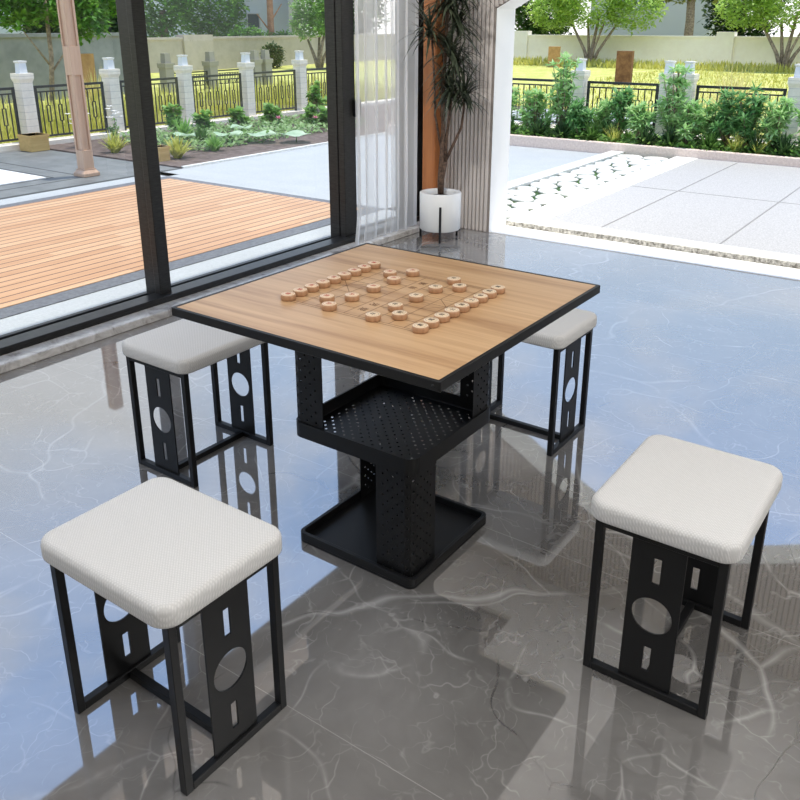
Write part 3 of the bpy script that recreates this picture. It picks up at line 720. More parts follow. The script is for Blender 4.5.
# pergola post
pg = empty('pergola_post', (-6.24, 3.30, 0), 'pale carved wooden pergola post standing on the grey patio', 'post')
def tapered_box(mb, h0, h1, z0, z1):
    vs = [(-h0, -h0, z0), (h0, -h0, z0), (h0, h0, z0), (-h0, h0, z0), (-h1, -h1, z1), (h1, -h1, z1), (h1, h1, z1), (-h1, h1, z1)]
    mb.add(vs, [(3, 2, 1, 0), (4, 5, 6, 7), (0, 1, 5, 4), (1, 2, 6, 5), (2, 3, 7, 6), (3, 0, 4, 7)])
m = MB(); tapered_box(m, 0.09, 0.09, 0, 0.03); tapered_box(m, 0.09, 0.068, 0.03, 0.06); tapered_box(m, 0.068, 0.068, 0.06, 0.072)
m.build('post_base', M['pergola'], pg)
m = MB(); hh = 0.058
m.box(-hh, hh, -hh, hh, 0.072, 0.26)
for z0, z1 in ((0.26, 0.98), (1.25, 2.35)):
    m.box(-hh + 0.014, hh - 0.014, -hh + 0.014, hh - 0.014, z0, z1)
    for sx in (-1, 1):
        for sy in (-1, 1): m.box(min(sx * hh, sx * (hh - 0.024)), max(sx * hh, sx * (hh - 0.024)), min(sy * hh, sy * (hh - 0.024)), max(sy * hh, sy * (hh - 0.024)), z0, z1)
m.box(-hh, hh, -hh, hh, 0.98, 1.25); m.box(-hh, hh, -hh, hh, 2.35, 2.6)
m.build('shaft', M['pergola'], pg, bevel=0.003)

# ------------------------------------------------------------------ fences
def make_post(w, H):
    rt = empty('gate_post', (0, 0, 0)); hw = w / 2
    mb = MB(); tapered_box(mb, hw * 0.92, hw * 0.88, 0.0, H * 0.76); mb.build('shaft', M['post'], rt)
    mb = MB(); tapered_box(mb, hw * 0.90, hw * 1.08, H * 0.76, H * 0.80); tapered_box(mb, hw * 1.08, hw * 1.08, H * 0.80, H * 0.86); mb.build('collar', M['post'], rt)
    mb = MB(); tapered_box(mb, hw * 0.56, hw * 0.50, H * 0.86, H * 0.975); mb.build('post_lamp', M['lamp'], rt)
    mb = MB(); tapered_box(mb, hw * 0.50, hw * 0.62, H * 0.975, H * 0.985); tapered_box(mb, hw * 0.62, hw * 0.62, H * 0.985, H); mb.build('lamp_cap', M['house_trim'], rt)
    return rt
post = make_post(0.178, 1.03); first = True
def put_post(x, y, z, lab, grp):
    global first
    o = post if first else copy_tree(post); first = False
    o.location = (x, y, z); tag(o, lab, 'post', grp)
def iron_panel(L, z0, z1):
    """railing along local x, centred; the ornament pattern stays in one mesh with the bars"""
    rt = empty('fence_panel', (0, 0, 0)); hl = L / 2
    mb = MB()
    mb.box(-hl, hl, -0.012, 0.012, z1 - 0.03, z1); mb.box(-hl, hl, -0.010, 0.010, z1 - 0.085, z1 - 0.068); mb.box(-hl, hl, -0.012, 0.012, z0, z0 + 0.024)
    mb.box(-hl, -hl + 0.032, -0.014, 0.012, z0 - 0.05, z1); mb.box(hl - 0.032, hl, -0.014, 0.012, z0 - 0.05, z1)
    mb.build('rail_frame', M['iron'], rt)
    mb = MB(); n = max(4, int(round(L / 0.085))); zm = (z0 + z1 - 0.06) / 2; q = 0.006
    for k in range(1, n):
        x = -hl + L * k / n
        if k % 2: mb.box(x - q, x + q, -q, q, z0 + 0.02, z1 - 0.07)
        else:
            for s_ in (-1, 1): mb.box(x + s_ * 0.022 - q, x + s_ * 0.022 + q, -q, q, zm - 0.10, zm + 0.10)
            mb.box(x - 0.022, x + 0.022, -q, q, zm + 0.095, zm + 0.104); mb.box(x - 0.022, x + 0.022, -q, q, zm - 0.104, zm - 0.095)
            mb.box(x - q, x + q, -q, q, z0 + 0.02, zm - 0.10); mb.box(x - q, x + q, -q, q, zm + 0.10, z1 - 0.07)
    mb.build('railing_bars', M['iron'], rt)
    return rt
LF = [4.18, 5.44, 6.70, 7.96, 9.21, 10.47]
LN = ['near the yellow crate', 'just right of the pergola post', 'right of the black mullion', 'second right of the black mullion', 'before the small bright tree', 'behind the sheer curtain']
for y, s_ in zip([2.92] + LF, ['outside the frame edge'] + LN):
    if y < 3.5: continue
    put_post(-8.62, y, 0.0, f'white fence post with lamp cap beyond the deck, {s_}', 'white posts of the deck-side fence')
lp = iron_panel(1.0, 0.10, 0.73)
ends = [2.92] + LF
for i in range(len(ends) - 1):
    o = lp if i == 0 else copy_tree(lp)
    o.location = (-8.62, (ends[i] + ends[i + 1]) / 2, 0.0); o.rotation_euler = (0, 0, PI / 2)
    tag(o, 'black iron railing of the deck-side fence, ' + ['left of the post by the yellow crate', 'behind the carved pergola post', 'seen beside the thick black mullion', 'first full one right of the mullion', 'second full one right of the mullion', 'beside the sheer curtain'][i], 'fence panel', 'railings of the deck-side fence')
for x, s_ in ((-3.345, 'behind the tallest shrub'), (-2.19, 'left one of the close pair'), (-1.95, 'right one of the close pair'), (-0.72, 'at the right edge of the view')):
    put_post(x, 8.75, 0.0, f'white fence post with lamp cap beyond the forecourt, {s_}', 'white posts of the forecourt fence')
for x0, x1, s_ in ((-5.6, -3.47, 'left of the first post'), (-3.235, -2.30, 'between first post and the close pair'), (-1.84, -0.83, 'right of the close pair'), (-0.61, 1.2, 'cut by the right edge of the view')):
    o = iron_panel(x1 - x0, 0.20, 0.76); o.location = ((x0 + x1) / 2, 8.75, 0.0)
    tag(o, f'black iron railing behind the planter shrubs, {s_}', 'fence panel', 'railings of the forecourt fence')
# a second, greyer fence further off
def grey_post(x, y, lab):
    rt = empty('stone_post', (x, y, -0.07), lab, 'post', 'grey posts across the meadow')
    mb = MB(); tapered_box(mb, 0.12, 0.12, 0, 0.55); tapered_box(mb, 0.14, 0.15, 0.55, 0.66); mb.build('shaft', M['far_stone'], rt)
    mb = MB(); tapered_box(mb, 0.085, 0.075, 0.66, 0.88); mb.build('post_lamp', M['far_stone'], rt)
for y, s_ in ((11.65, 'first right of the mullion'), (13.02, 'middle of the four'), (14.55, 'left of a close pair'), (14.95, 'right of a close pair')):
    grey_post(-15.0, y, f'small grey stone post across the meadow, {s_}')
for y0_, y1_, s_ in ((11.77, 12.90, 'left'), (13.14, 14.43, 'right')):
    o = iron_panel(y1_ - y0_, 0.08, 0.42); o.location = (-15.0, (y0_ + y1_) / 2, -0.05); o.rotation_euler = (0, 0, PI / 2)
    tag(o, f'low iron railing between small grey posts across the meadow, {s_} one', 'fence panel', 'railings across the meadow')

# wooden crates
def crate(x, y, w, hgt, lab):
    rt = empty('planter_crate', (x, y, 0.0), lab, 'crate')
    mb = MB(); o1 = rrect(w / 2, w / 2, 0.01, 2); o2 = rrect(w / 2 - 0.02, w / 2 - 0.02, 0.006, 2)
    mb.ring(o1, o2, 0.0, hgt); mb.prism(o2, 0.0, hgt * 0.8); mb.build('box', M['yellow_box'], rt)
    mb = MB(); mb.ring(rrect(w / 2 + 0.012, w / 2 + 0.012, 0.012, 2), o2, hgt * 0.86, hgt); mb.build('rim', M['yellow_box'], rt)
crate(-8.32, 4.03, 0.25, 0.19, 'yellow wooden crate at the foot of the leftmost fence post')
crate(-6.35, 4.34, 0.14, 0.17, 'small yellow wooden crate at the end of the planting bed')

# ------------------------------------------------------------------ plants in the bed and planter
def vdir(az, el): return Vector((math.cos(az) * math.cos(el), math.sin(az) * math.cos(el), math.sin(el)))
def shrub(x, y, z, H, W, mat, lab, grp, n_br=9, rosette=16, leafL=0.10, leafW=0.035, cat='shrub', name='leafy_shrub', seed=1):
    rr = random.Random(seed); rt = empty(name, (x, y, z), lab, cat, grp)
    st = MB(); fo = MB()
    for k in range(n_br):
        az = 2 * PI * k / n_br + rr.uniform(-0.4, 0.4); t = rr.uniform(0.25, 1.0) if k else 1.0
        rad = (W / 2) * rr.uniform(0.25, 1.0) * (1.15 - 0.6 * t) if k else 0.02
        tip = Vector((rad * math.cos(az), rad * math.sin(az), H * t * rr.uniform(0.85, 1.0)))
        midp = Vector((tip.x * 0.4, tip.y * 0.4, tip.z * 0.55))
        st.tube([(0, 0, 0), midp, tip], [0.010, 0.007, 0.004], 5)
        for lvl in range(3):
            c = tip.lerp(midp, lvl * 0.38)
            for q in range(rosette - 3 * lvl):
                fo.leaf(c, vdir(rr.uniform(0, 2 * PI), rr.uniform(-0.3, 1.1)), leafL * rr.uniform(0.65, 1.15), leafW * rr.uniform(0.7, 1.2), droop=rr.uniform(0, 0.35))
    st.build('stems', M['bark'], rt); fo.build('foliage', mat, rt)
    return rt
def tuft(x, y, z, H, mat, lab, grp, n=60, W=0.012, spread=0.7, name='grass_tuft', cat='grass tuft', seed=1):
    rr = random.Random(seed); rt = empty(name, (x, y, z), lab, cat, grp); fo = MB()
    for k in range(n):
        fo.blade(Vector((rr.uniform(-0.03, 0.03), rr.uniform(-0.03, 0.03), 0)), vdir(rr.uniform(0, 2 * PI), rr.uniform(1.45 - spread, 1.5)), H * rr.uniform(0.6, 1.1), W, rr.uniform(0.15, 0.5), 4)
    fo.build('blades', mat, rt); return rt
G1 = 'shrubs in the long planter'
SH = [(-4.15, 8.2, 0.52, 0.42, 'leaf_shrub', 'pale green shrub at the left end of the planter, beside the door reveal'),
      (-3.72, 8.25, 0.55, 0.45, 'leaf_shrub', 'pale green spreading shrub left of the tallest planter shrub'),
      (-3.33, 8.22, 0.92, 0.46, 'leaf_shrub', 'tallest pale green planter shrub, rising in front of the first white post'),
      (-3.06, 8.15, 0.42, 0.36, 'leaf_shrub_dark', 'deep green bushy shrub right of the first white post'),
      (-2.57, 8.28, 0.60, 0.32, 'leaf_shrub_dark', 'upright deep green shrub in the middle of the first railing'),
      (-2.28, 8.12, 0.42, 0.36, 'leaf_shrub', 'pale green round shrub just left of the paired posts'),
      (-1.93, 8.25, 0.88, 0.42, 'leaf_shrub', 'tall pale green shrub hiding the paired white posts'),
      (-1.70, 8.14, 0.50, 0.40, 'leaf_shrub', 'leafy pale green shrub under the right of the paired posts'),
      (-1.30, 8.28, 0.60, 0.36, 'leaf_shrub_dark', 'deep green shrub in front of the right railing, near its left end'),
      (-1.06, 8.22, 0.66, 0.36, 'leaf_shrub_dark', 'deep green shrub in front of the right railing, taller one'),
      (-0.76, 8.15, 0.55, 0.34, 'leaf_shrub', 'pale green shrub at the foot of the rightmost post'),
      (-0.42, 8.2, 0.55, 0.38, 'leaf_shrub', 'pale green shrub cut by the right edge of the view'),
      (-2.84, 8.36, 0.46, 0.36, 'leaf_shrub', 'pale green shrub against the first railing, left of the upright deep green one'),
      (-1.50, 8.38, 0.48, 0.34, 'leaf_shrub', 'pale green shrub against the right railing, beside the paired posts')]
for i, (x, y, H, W, mt, lab) in enumerate(SH):
    shrub(x, y, 0.10, H * 1.06, W * 1.25, M[mt], lab, G1, 20, 20, 0.125, 0.034, seed=i + 3)
LOWP = [(-3.95, 'left end of the planter'), (-3.55, 'under the spreading shrub'), (-3.22, 'below the first white post'), (-2.82, 'below the first railing'), (-2.15, 'below the paired posts, left'), (-1.88, 'below the paired posts, right'), (-1.42, 'below the right railing'), (-0.92, 'beside the rightmost post'), (-0.62, 'right end of the view')]
for i, (x, w_) in enumerate(LOWP):
    tuft(x, 8.02, 0.10, 0.27, M['leaf_dark'] if i % 3 else M['leaf_mid'], f'low dark green strap-leaved plant at the planter edge, {w_}', 'low plants along the planter edge', 60, 0.034, 1.0, 'strap_leaf_plant', 'plant', i)
for i, (x, w_) in enumerate(((-2.53, 'left of the paired posts'), (-1.12, 'below the right railing, left one'), (-0.88, 'below the right railing, right one'))):
    tuft(x, 8.0, 0.10, 0.26, M['leaf_yellow'], f'yellow-green fine tuft at the planter edge, {w_}', 'yellow tufts along the planter edge', 60, 0.010, 0.7, seed=20 + i)
mb = MB(); rr = random.Random(9)
for k in range(5200): mb.leaf(Vector((rr.uniform(-5.6, 1.2), rr.uniform(7.92, 8.52), 0.10 + rr.random() ** 2 * 0.07)), vdir(rr.uniform(0, 2 * PI), rr.uniform(-0.1, 0.9)), rr.uniform(0.05, 0.10), rr.uniform(0.03, 0.05))
tag(mb.build('planter_ground_cover', M['leaf_bright']), 'low green ground cover over the planter soil', 'ground cover', kind='stuff')
# bed by the deck
G2 = 'plants in the bed beyond the deck'
for i, (x, y, H, mt, lab) in enumerate(((-7.29, 4.42, 0.22, 'leaf_yellow', 'yellow-green spiky plant beside the pergola post'),
        (-6.34, 4.56, 0.24, 'leaf_yellow', 'yellow-green spiky plant beside the small crate'),
        (-7.0, 5.5, 0.20, 'leaf_mid', 'mid green strappy plant behind the mullion, nearest the kerb'),
        (-6.42, 5.2, 0.17, 'leaf_bright', 'bright green strappy plant at the front of the bed'),
        (-7.6, 5.75, 0.25, 'leaf_bright', 'bright green strappy plant below the third post'))):
    tuft(x, y, 0.01, H * 1.25, M[mt], lab, G2, 70, 0.034, 0.9, 'spiky_plant', 'plant', 40 + i)
def flower_plant(x, y, H, lab, seed):
    rr = random.Random(seed); rt = shrub(x, y, 0.01, H * 0.7, 0.2, M['leaf_bright'], lab, 'white flowering plants', 6, 10, 0.06, 0.025, 'plant', 'flowering_plant', seed)
    mb = MB()
    for k in range(9):
        c = Vector((rr.uniform(-0.09, 0.09), rr.uniform(-0.09, 0.09), H * rr.uniform(0.6, 1.0)))
        for q in range(6): mb.leaf(c, vdir(q * PI / 3, 0.3), 0.05, 0.036)
    mb.build('blossom', M['petal'], rt)
flower_plant(-8.0, 4.45, 0.46, 'white flowering plant just left of the pergola post', 71)
flower_plant(-7.9, 4.90, 0.46, 'white flowering plant just right of the pergola post', 72)
for i, (x, y, H, lab) in enumerate(((-7.93, 6.4, 0.26, 'leafy bed plant against the kerb, below the third fence post'), (-7.87, 7.03, 0.28, 'leafy bed plant against the kerb, mid panel'),
        (-7.7, 7.5, 0.30, 'leafy bed plant against the kerb, below the fourth post'), (-7.2, 7.85, 0.28, 'leafy bed plant by the pink flowers'), (-7.0, 8.0, 0.24, 'leafy bed plant beside the second mullion'), (-8.0, 8.9, 0.55, 'tall thin bed plant before the fifth fence post'), (-8.1, 6.0, 0.42, 'tall thin bed plant beside the black mullion'))):
    shrub(x, y, 0.01, H, 0.40, M['leaf_bright'], lab, G2, 10, 14, 0.11, 0.075, 'plant', 'leafy_plant', 80 + i)
def cover(n, xr, yr, mat, name, lab):
    mb = MB(); rr = random.Random(5)
    for k in range(n):
        p = Vector((rr.uniform(*xr), rr.uniform(*yr), 0.012 + rr.random() ** 2 * 0.10))
        mb.leaf(p, vdir(rr.uniform(0, 2 * PI), rr.uniform(-0.1, 0.8)), rr.uniform(0.05, 0.10), rr.uniform(0.035, 0.06))
    o = mb.build(name, mat); tag(o, lab, 'ground cover', kind='stuff')
cover(3400, (-8.2, -6.5), (5.0, 8.3), M['leaf_cover'], 'ground_cover', 'low pale green ground cover over the dark soil of the bed')
def lotus(x, y, r, z, lab, seed):
    rr = random.Random(seed); rt = empty('lotus_plant', (x, y, 0.01), lab, 'plant', 'broad pale leaves in the bed')
    mb = MB(); mb.tube([(0, 0, 0), (0.01, 0, z)], 0.006, 6); mb.build('stem', M['leaf_mid'], rt)
    mb = MB(); n = 20; ring1 = []; ring2 = []
    for k in range(n):
        a = 2 * PI * k / n; q = 1 + 0.10 * math.sin(3 * a + seed) + 0.06 * math.sin(7 * a)
        ring1.append((r * 0.55 * q * math.cos(a), r * 0.55 * q * math.sin(a), z + 0.015))
        ring2.append((r * q * math.cos(a), r * q * math.sin(a), z + 0.03 + 0.02 * math.sin(3 * a + seed)))
    vs = [(0, 0, z)] + ring1 + ring2; fs = [(0, 1 + k, 1 + (k + 1) % n) for k in range(n)] + [(1 + k, 1 + n + k, 1 + n + (k + 1) % n, 1 + (k + 1) % n) for k in range(n)]
    mb.add(vs, fs, True); mb.build('leaf', M['leaf_lotus'], rt)
for i, (x, y, r, lab) in enumerate(((-6.15, 6.35, 0.20, 'broad pale lotus leaf at the bed edge, farthest right'), (-6.5, 6.1, 0.20, 'broad pale lotus leaf at the bed edge, middle one'),
        (-6.85, 5.85, 0.18, 'broad pale lotus leaf at the bed edge, left one'), (-7.25, 5.5, 0.16, 'broad pale lotus leaf at the back of the bed'), (-7.3, 6.5, 0.15, 'broad pale lotus leaf close to the kerb'))):
    lotus(x, y, r * 1.0, 0.085, lab, i + 1)
for i, (x, y) in enumerate(((-7.3, 7.25), (-6.9, 7.6))):
    rt = empty('pink_flower', (x, y, 0.01), f'small pink flower among the bed leaves, {["left", "right"][i]} one', 'flower', 'pink flowers')
    mb = MB(); mb.tube([(0, 0, 0), (0, 0, 0.15)], 0.005, 6); mb.build('stem', M['leaf_mid'], rt)
    mb = MB()
    for q in range(10): mb.leaf(Vector((0, 0, 0.15)), vdir(q * PI / 5, 0.4 + 0.5 * (q % 2)), 0.06, 0.035)
    mb.build('blossom', M['petal_pink'], rt)
# meadow grass behind the fences (nobody could count it)
def meadow(name, n, xr, yr, H, mat, lab, seed, W=(0.012, 0.03)):
    mb = MB(); rr = random.Random(seed)
    for k in range(n):
        p = Vector((rr.uniform(*xr), rr.uniform(*yr), -0.07))
        mb.blade(p, vdir(rr.uniform(0, 2 * PI), rr.uniform(0.9, 1.5)), H * rr.uniform(0.5, 1.1), rr.uniform(*W), rr.uniform(0.05, 0.4), 3)
    o = mb.build(name, mat); tag(o, lab, 'grass', kind='stuff')
meadow('tall_dry_grass', 6000, (-11.5, -8.9), (1.0, 13.0), 0.55, M['grass_blade'], 'tall yellow-green dry grass behind the deck-side railings', 11, (0.015, 0.04))
meadow('meadow_grass', 7000, (-8.7, 1), (9.3, 27.5), 0.11, M['grass_blade'], 'short yellow meadow grass behind the forecourt fence', 12, (0.02, 0.05))
meadow('wall_grass', 4000, (-20, 0), (28.4, 31.2), 0.32, M['grass_blade'], 'pale grass growing along the white garden wall', 14, (0.03, 0.07))
for i, (x, y) in enumerate(((-2.15, 12.0), (-2.45, 12.6))):
    tuft(x, y, -0.07, 0.95, M['straw'], f'clump of tall straw-coloured grass behind the right railing, {["nearer", "farther"][i]} one', 'straw-coloured grass clumps', 160, 0.02, 0.75, 'dry_grass_clump', 'grass clump', 60 + i)
tuft(-12.3, 7.75, -0.07, 0.85, M['straw'], 'clump of straw-coloured grass before the tall yellow panel', 'straw-coloured grass clumps', 120, 0.02, 0.8, 'dry_grass_clump', 'grass clump', 66)
# rusted steel panels
def slab(x, y, w, d, H, mat, lab, rot=0.0):
    rt = empty('steel_monolith', (x, y, -0.07), lab, 'monolith', None, rot)
    mb = MB(); mb.box(-w / 2, w / 2, -d / 2, d / 2, 0, H); mb.build('panel', mat, rt, bevel=0.006)
    mb = MB(); mb.box(-w / 2 - 0.03, w / 2 + 0.03, -d / 2 - 0.03, d / 2 + 0.03, 0, 0.03); mb.build('plinth', mat, rt)
slab(-7.2, 20.3, 0.42, 0.16, 0.86, M['corten'], 'dark rusted steel block standing in the meadow')
slab(-12.9, 28.0, 0.42, 0.16, 0.74, M['corten_light'], 'pale rusted steel block near the white garden wall')
slab(-13.0, 8.05, 0.16, 0.42, 1.0, M['corten_light'], 'yellow rusted steel block behind the pergola post')

# ------------------------------------------------------------------ garden walls, houses, trees
m = MB(); m.box(-21, 8, 31.5, 31.75, -0.2, 1.0); m.box(-21, 8, 31.46, 31.79, 0.97, 1.03); m.box(-8.05, -7.42, 31.38, 31.8, -0.2, 1.18); m.box(-16.4, -15.8, 31.38, 31.8, -0.2, 1.18)
struct(m.build('garden_wall_back', M['garden_wall']))
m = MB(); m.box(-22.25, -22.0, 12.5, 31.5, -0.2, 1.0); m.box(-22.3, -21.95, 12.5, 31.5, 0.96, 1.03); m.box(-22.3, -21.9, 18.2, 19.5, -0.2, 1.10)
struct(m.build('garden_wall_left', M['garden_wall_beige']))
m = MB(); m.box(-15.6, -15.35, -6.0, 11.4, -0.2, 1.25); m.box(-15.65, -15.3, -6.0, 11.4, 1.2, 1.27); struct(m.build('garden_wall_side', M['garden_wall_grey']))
def house(x0, x1, y0, y1, H, mat, lab, wins, cols=()):
    rt = empty('house', ((x0 + x1) / 2, (y0 + y1) / 2, -0.07), lab, 'building'); cx, cy = (x0 + x1) / 2, (y0 + y1) / 2
    mb = MB(); mb.box(x0 - cx, x1 - cx, y0 - cy, y1 - cy, 0, H); mb.build('wall', mat, rt)
    mb = MB(); mb.box(x0 - cx - 0.3, x1 - cx + 0.3, y0 - cy - 0.3, y1 - cy + 0.3, H, H + 0.25); mb.build('roof', M['house_trim'], rt)
    for (ax, a0_, a1_, z0, z1) in wins:
        mb = MB(); g = MB()
        if ax == 'x':
            mb.ring([(a0_, z0), (a1_, z0), (a1_, z1), (a0_, z1)], [(a0_ + .05, z0 + .05), (a1_ - .05, z0 + .05), (a1_ - .05, z1 - .05), (a0_ + .05, z1 - .05)], x1 - cx, x1 - cx + 0.06, lambda a, b, c: (c, a - cy, b + 0.07))
            g.box(x1 - cx - 0.01, x1 - cx + 0.02, a0_ - cy + .04, a1_ - cy - .04, z0 + 0.11, z1 + 0.03)
        else:
            mb.ring([(a0_, z0), (a1_, z0), (a1_, z1), (a0_, z1)], [(a0_ + .05, z0 + .05), (a1_ - .05, z0 + .05), (a1_ - .05, z1 - .05), (a0_ + .05, z1 - .05)], y0 - cy - 0.06, y0 - cy, lambda a, b, c: (a - cx, c, b + 0.07))
            g.box(a0_ - cx + .04, a1_ - cx - .04, y0 - cy - 0.02, y0 - cy + 0.01, z0 + 0.11, z1 + 0.03)
        w_ = mb.build('window', M['house_grey'], rt); g.build('pane', M['dark_glass'], w_)
    for px_, py_ in cols:
        mb = MB(); mb.box(px_ - cx - 0.22, px_ - cx + 0.22, py_ - cy - 0.22, py_ - cy + 0.22, 1.15, H); mb.box(px_ - cx - 0.5, px_ - cx + 0.5, py_ - cy - 0.5, py_ - cy + 0.5, 0.85, 1.0); mb.box(px_ - cx - 0.36, px_ - cx + 0.36, py_ - cy - 0.36, py_ - cy + 0.36, 1.0, 1.15); mb.box(px_ - cx - 0.3, px_ - cx + 0.3, py_ - cy - 0.3, py_ - cy + 0.3, 0, 0.85)
        mb.build('corner_column', M['house_trim'], rt)
house(-34, -26.0, 23.0, 28.2, 6.0, M['house'], 'pale blue house with a dark window and white corner column behind the left garden wall', [('x', 25.2, 26.0, 1.25, 1.9)], [(-25.9, 28.1)])
house(-18.5, -12.0, 44, 50, 6.5, M['house_grey'], 'pale grey house with a dark window behind the white garden wall', [('y', -15.6, -14.4, 2.2, 3.2)])
house(-30, -20.0, 7.0, 11.3, 5.0, M['house'], 'pale blue house at the far left behind the grey wall', [('x', 8.2, 9.4, 2.6, 3.6)])
def tree(name, x, y, lab, trunks, crowns, n, leafL, mat, bark, grp, seed, z=-0.07):
    rr = random.Random(seed); rt = empty(name, (x, y, z), lab, 'tree', grp)
    mb = MB()
    for pts, r0, r1 in trunks:
        k = len(pts); mb.tube(pts, [r0 + (r1 - r0) * i / (k - 1) for i in range(k)], 7)
    mb.build('trunk', bark, rt)
    fo = MB(); vol = [c[3] * c[4] * c[5] for c in crowns]; tv = sum(v ** 0.67 for v in vol)
    for c, v in zip(crowns, vol):
        for k in range(int(1.5 * n * v ** 0.67 / tv)):
            dv = vdir(rr.uniform(0, 2 * PI), math.asin(rr.uniform(-1, 1))); q = rr.uniform(0.35, 1.0) ** 0.5 * (0.86 + 0.14 * math.sin(dv.x * 9 + seed) * math.sin(dv.y * 8 + dv.z * 7))
            p = Vector((c[0] + dv.x * c[3] * q, c[1] + dv.y * c[4] * q, c[2] + dv.z * c[5] * q))
            fo.leaf(p, vdir(rr.uniform(0, 2 * PI), rr.uniform(-0.6, 0.9)), leafL * rr.uniform(0.8, 1.7), leafL * rr.uniform(0.5, 0.9), droop=rr.uniform(0, 0.3))
    fo.build('crown', mat, rt)
G3 = 'garden trees'
V = lambda *p: tuple(p)
multi = lambda s: [([(0, 0, 0), (-.25 * s, 0, .6 * s), (-.9 * s, .1, 1.6 * s)], .09, .04), ([(0.05, 0, 0), (.1 * s, 0, .7 * s), (.2 * s, .2, 1.8 * s)], .10, .04), ([(0.1, 0, 0), (.35 * s, 0, .55 * s), (1.0 * s, 0, 1.5 * s)], .08, .04), ([(0, .1, 0), (-.1 * s, .1, .7 * s), (-.3 * s, .3, 1.7 * s)], .08, .04), ([(0.1, -.1, 0), (.2, -.1, .6 * s), (.6 * s, -.2, 1.6 * s)], .07, .03)]
tree('round_tree', -12.45, 30.2, 'rounded light green multi-stemmed tree in front of the white wall, left in the doorway', multi(1.0), [(0, 0, 2.6, 2.3, 1.6, 1.5), (-1.6, 0, 2.0, 1.3, 1.0, 0.9), (1.6, 0, 2.1, 1.4, 1.0, 1.0)], 6500, 0.13, M['leaf_light'], M['bark'], G3, 1)
tree('round_tree', -5.35, 30.0, 'rounded light green multi-stemmed tree in front of the white wall, at the right edge', multi(1.0), [(0, 0, 2.7, 2.2, 1.6, 1.6), (-1.4, 0, 2.1, 1.2, 1.0, 0.9), (1.5, 0, 2.1, 1.3, 1.0, 1.0)], 6500, 0.13, M['leaf_light'], M['bark'], G3, 2)
tree('broadleaf_tree', -10.2, 35, 'dark-trunked tree behind the white wall with high olive leaves', [([(0, 0, 0), (0, 0, 1.6), (-.1, 0, 3.4)], .22, .14)], [(-0.6, 0, 3.0, 1.6, 1.2, 0.75), (0.8, 0.2, 3.2, 1.3, 1.2, 0.8), (0, 0, 4.0, 2.0, 1.8, 1.1)], 3800, 0.2, M['leaf_olive'], M['bark'], G3, 3)
tree('bushy_tree', -9.0, 38.5, 'dense dark green tree behind the white wall beside the dark trunk', [([(0, 0, 0), (0, 0, 3)], .2, .1)], [(0, 0, 2.4, 1.9, 1.5, 2.4)], 4200, 0.2, M['leaf_dark'], M['bark'], G3, 4)
tree('bushy_tree', -16.6, 34.3, 'dense mid green tree behind the white wall by the door reveal', [([(0, 0, 0), (0, 0, 2.4)], .2, .1)], [(0, 0, 2.4, 1.9, 1.5, 2.3)], 4000, 0.2, M['leaf_mid'], M['bark'], G3, 5)
tree('bushy_tree', -3.4, 38.0, 'mid green tree behind the right-hand light tree', [([(0, 0, 0), (0, 0, 2.4)], .2, .1)], [(0, 0, 2.8, 2.6, 1.5, 2.4)], 4000, 0.2, M['leaf_mid'], M['bark'], G3, 6)
tree('bushy_tree', -22.5, 38.5, 'tall dark green tree far behind the fluted wall', [([(0, 0, 0), (0, 0, 2.4)], .2, .1)], [(0, 0, 2.9, 3.0, 2, 2.8)], 4000, 0.22, M['leaf_dark'], M['bark'], G3, 16)
# deck side
tree('broadleaf_tree', -13.0, 7.3, 'leafy tree behind the left end of the railings, branches hanging low', [([(0, 0, 0), (.05, 0.1, 1.0), (.0, 0.15, 2.6)], .05, .03), ([(0.03, .08, .7), (.1, .6, 1.3)], .02, .01), ([(0.03, .08, .8), (.1, -.4, 1.4)], .02, .01)], [(0, 0.0, 2.05, 0.8, 1.0, 0.62), (0.1, 0.75, 1.65, 0.6, 0.6, 0.5), (0, -0.5, 1.75, 0.5, 0.5, 0.35), (0, 1.4, 2.1, .6, .7, .5)], 3600, 0.11, M['leaf_green'], M['bark'], G3, 7)
tree('bushy_tree', -16.6, 10.6, 'dense dark green tree between the pergola post and the mullion', [([(0, 0, 0), (0, 0, 2)], .12, .08)], [(0, 0, 1.7, 1.2, 1.55, 1.7)], 4600, 0.15, M['leaf_dark'], M['bark'], G3, 8)
tree('bushy_tree', -24.6, 19.6, 'wide mid green tree above the beige wall, beside the mullion', [([(0, 0, 0), (0, 0, 2)], .2, .12)], [(0, -0.8, 2.4, 1.6, 2.4, 1.9), (0, 2.4, 2.1, 1.2, 1.9, 1.5)], 7000, 0.17, M['leaf_green'], M['bark'], G3, 9)
tree('bushy_tree', -25.2, 14.0, 'tall dark green tree above the beige wall, behind the mullion', [([(0, 0, 0), (0, 0, 2)], .2, .12)], [(0, 0, 2.4, 1.6, 2.4, 2.4)], 5000, 0.18, M['leaf_dark'], M['bark'], G3, 10)
tree('pine_tree', -24.0, 24.6, 'slim tree with an orange trunk before the pale blue house', [([(0, 0, 0), (0, 0, 1.5), (.0, 0.02, 3.4)], .16, .12), ([(0, 0, 1.2), (0, -.75, 1.9)], .04, .02), ([(0, 0, 1.6), (0, .7, 2.3)], .04, .02)], [(0, 0, 3.9, 1.2, 1.6, 0.8)], 1800, 0.2, M['leaf_dark'], M['bark_red'], G3, 11)
tree('hedge_bush', -23.2, 23.0, 'dark bush showing above the beige wall, below the house window', [([(0, 0, 0), (0, 0, .8)], .05, .03)], [(0, -0.5, 0.95, 0.4, 1.3, 0.55), (0, 1.5, 0.85, 0.4, 1.4, 0.45)], 2200, 0.13, M['leaf_green'], M['bark'], 'bushes over the garden wall', 12)
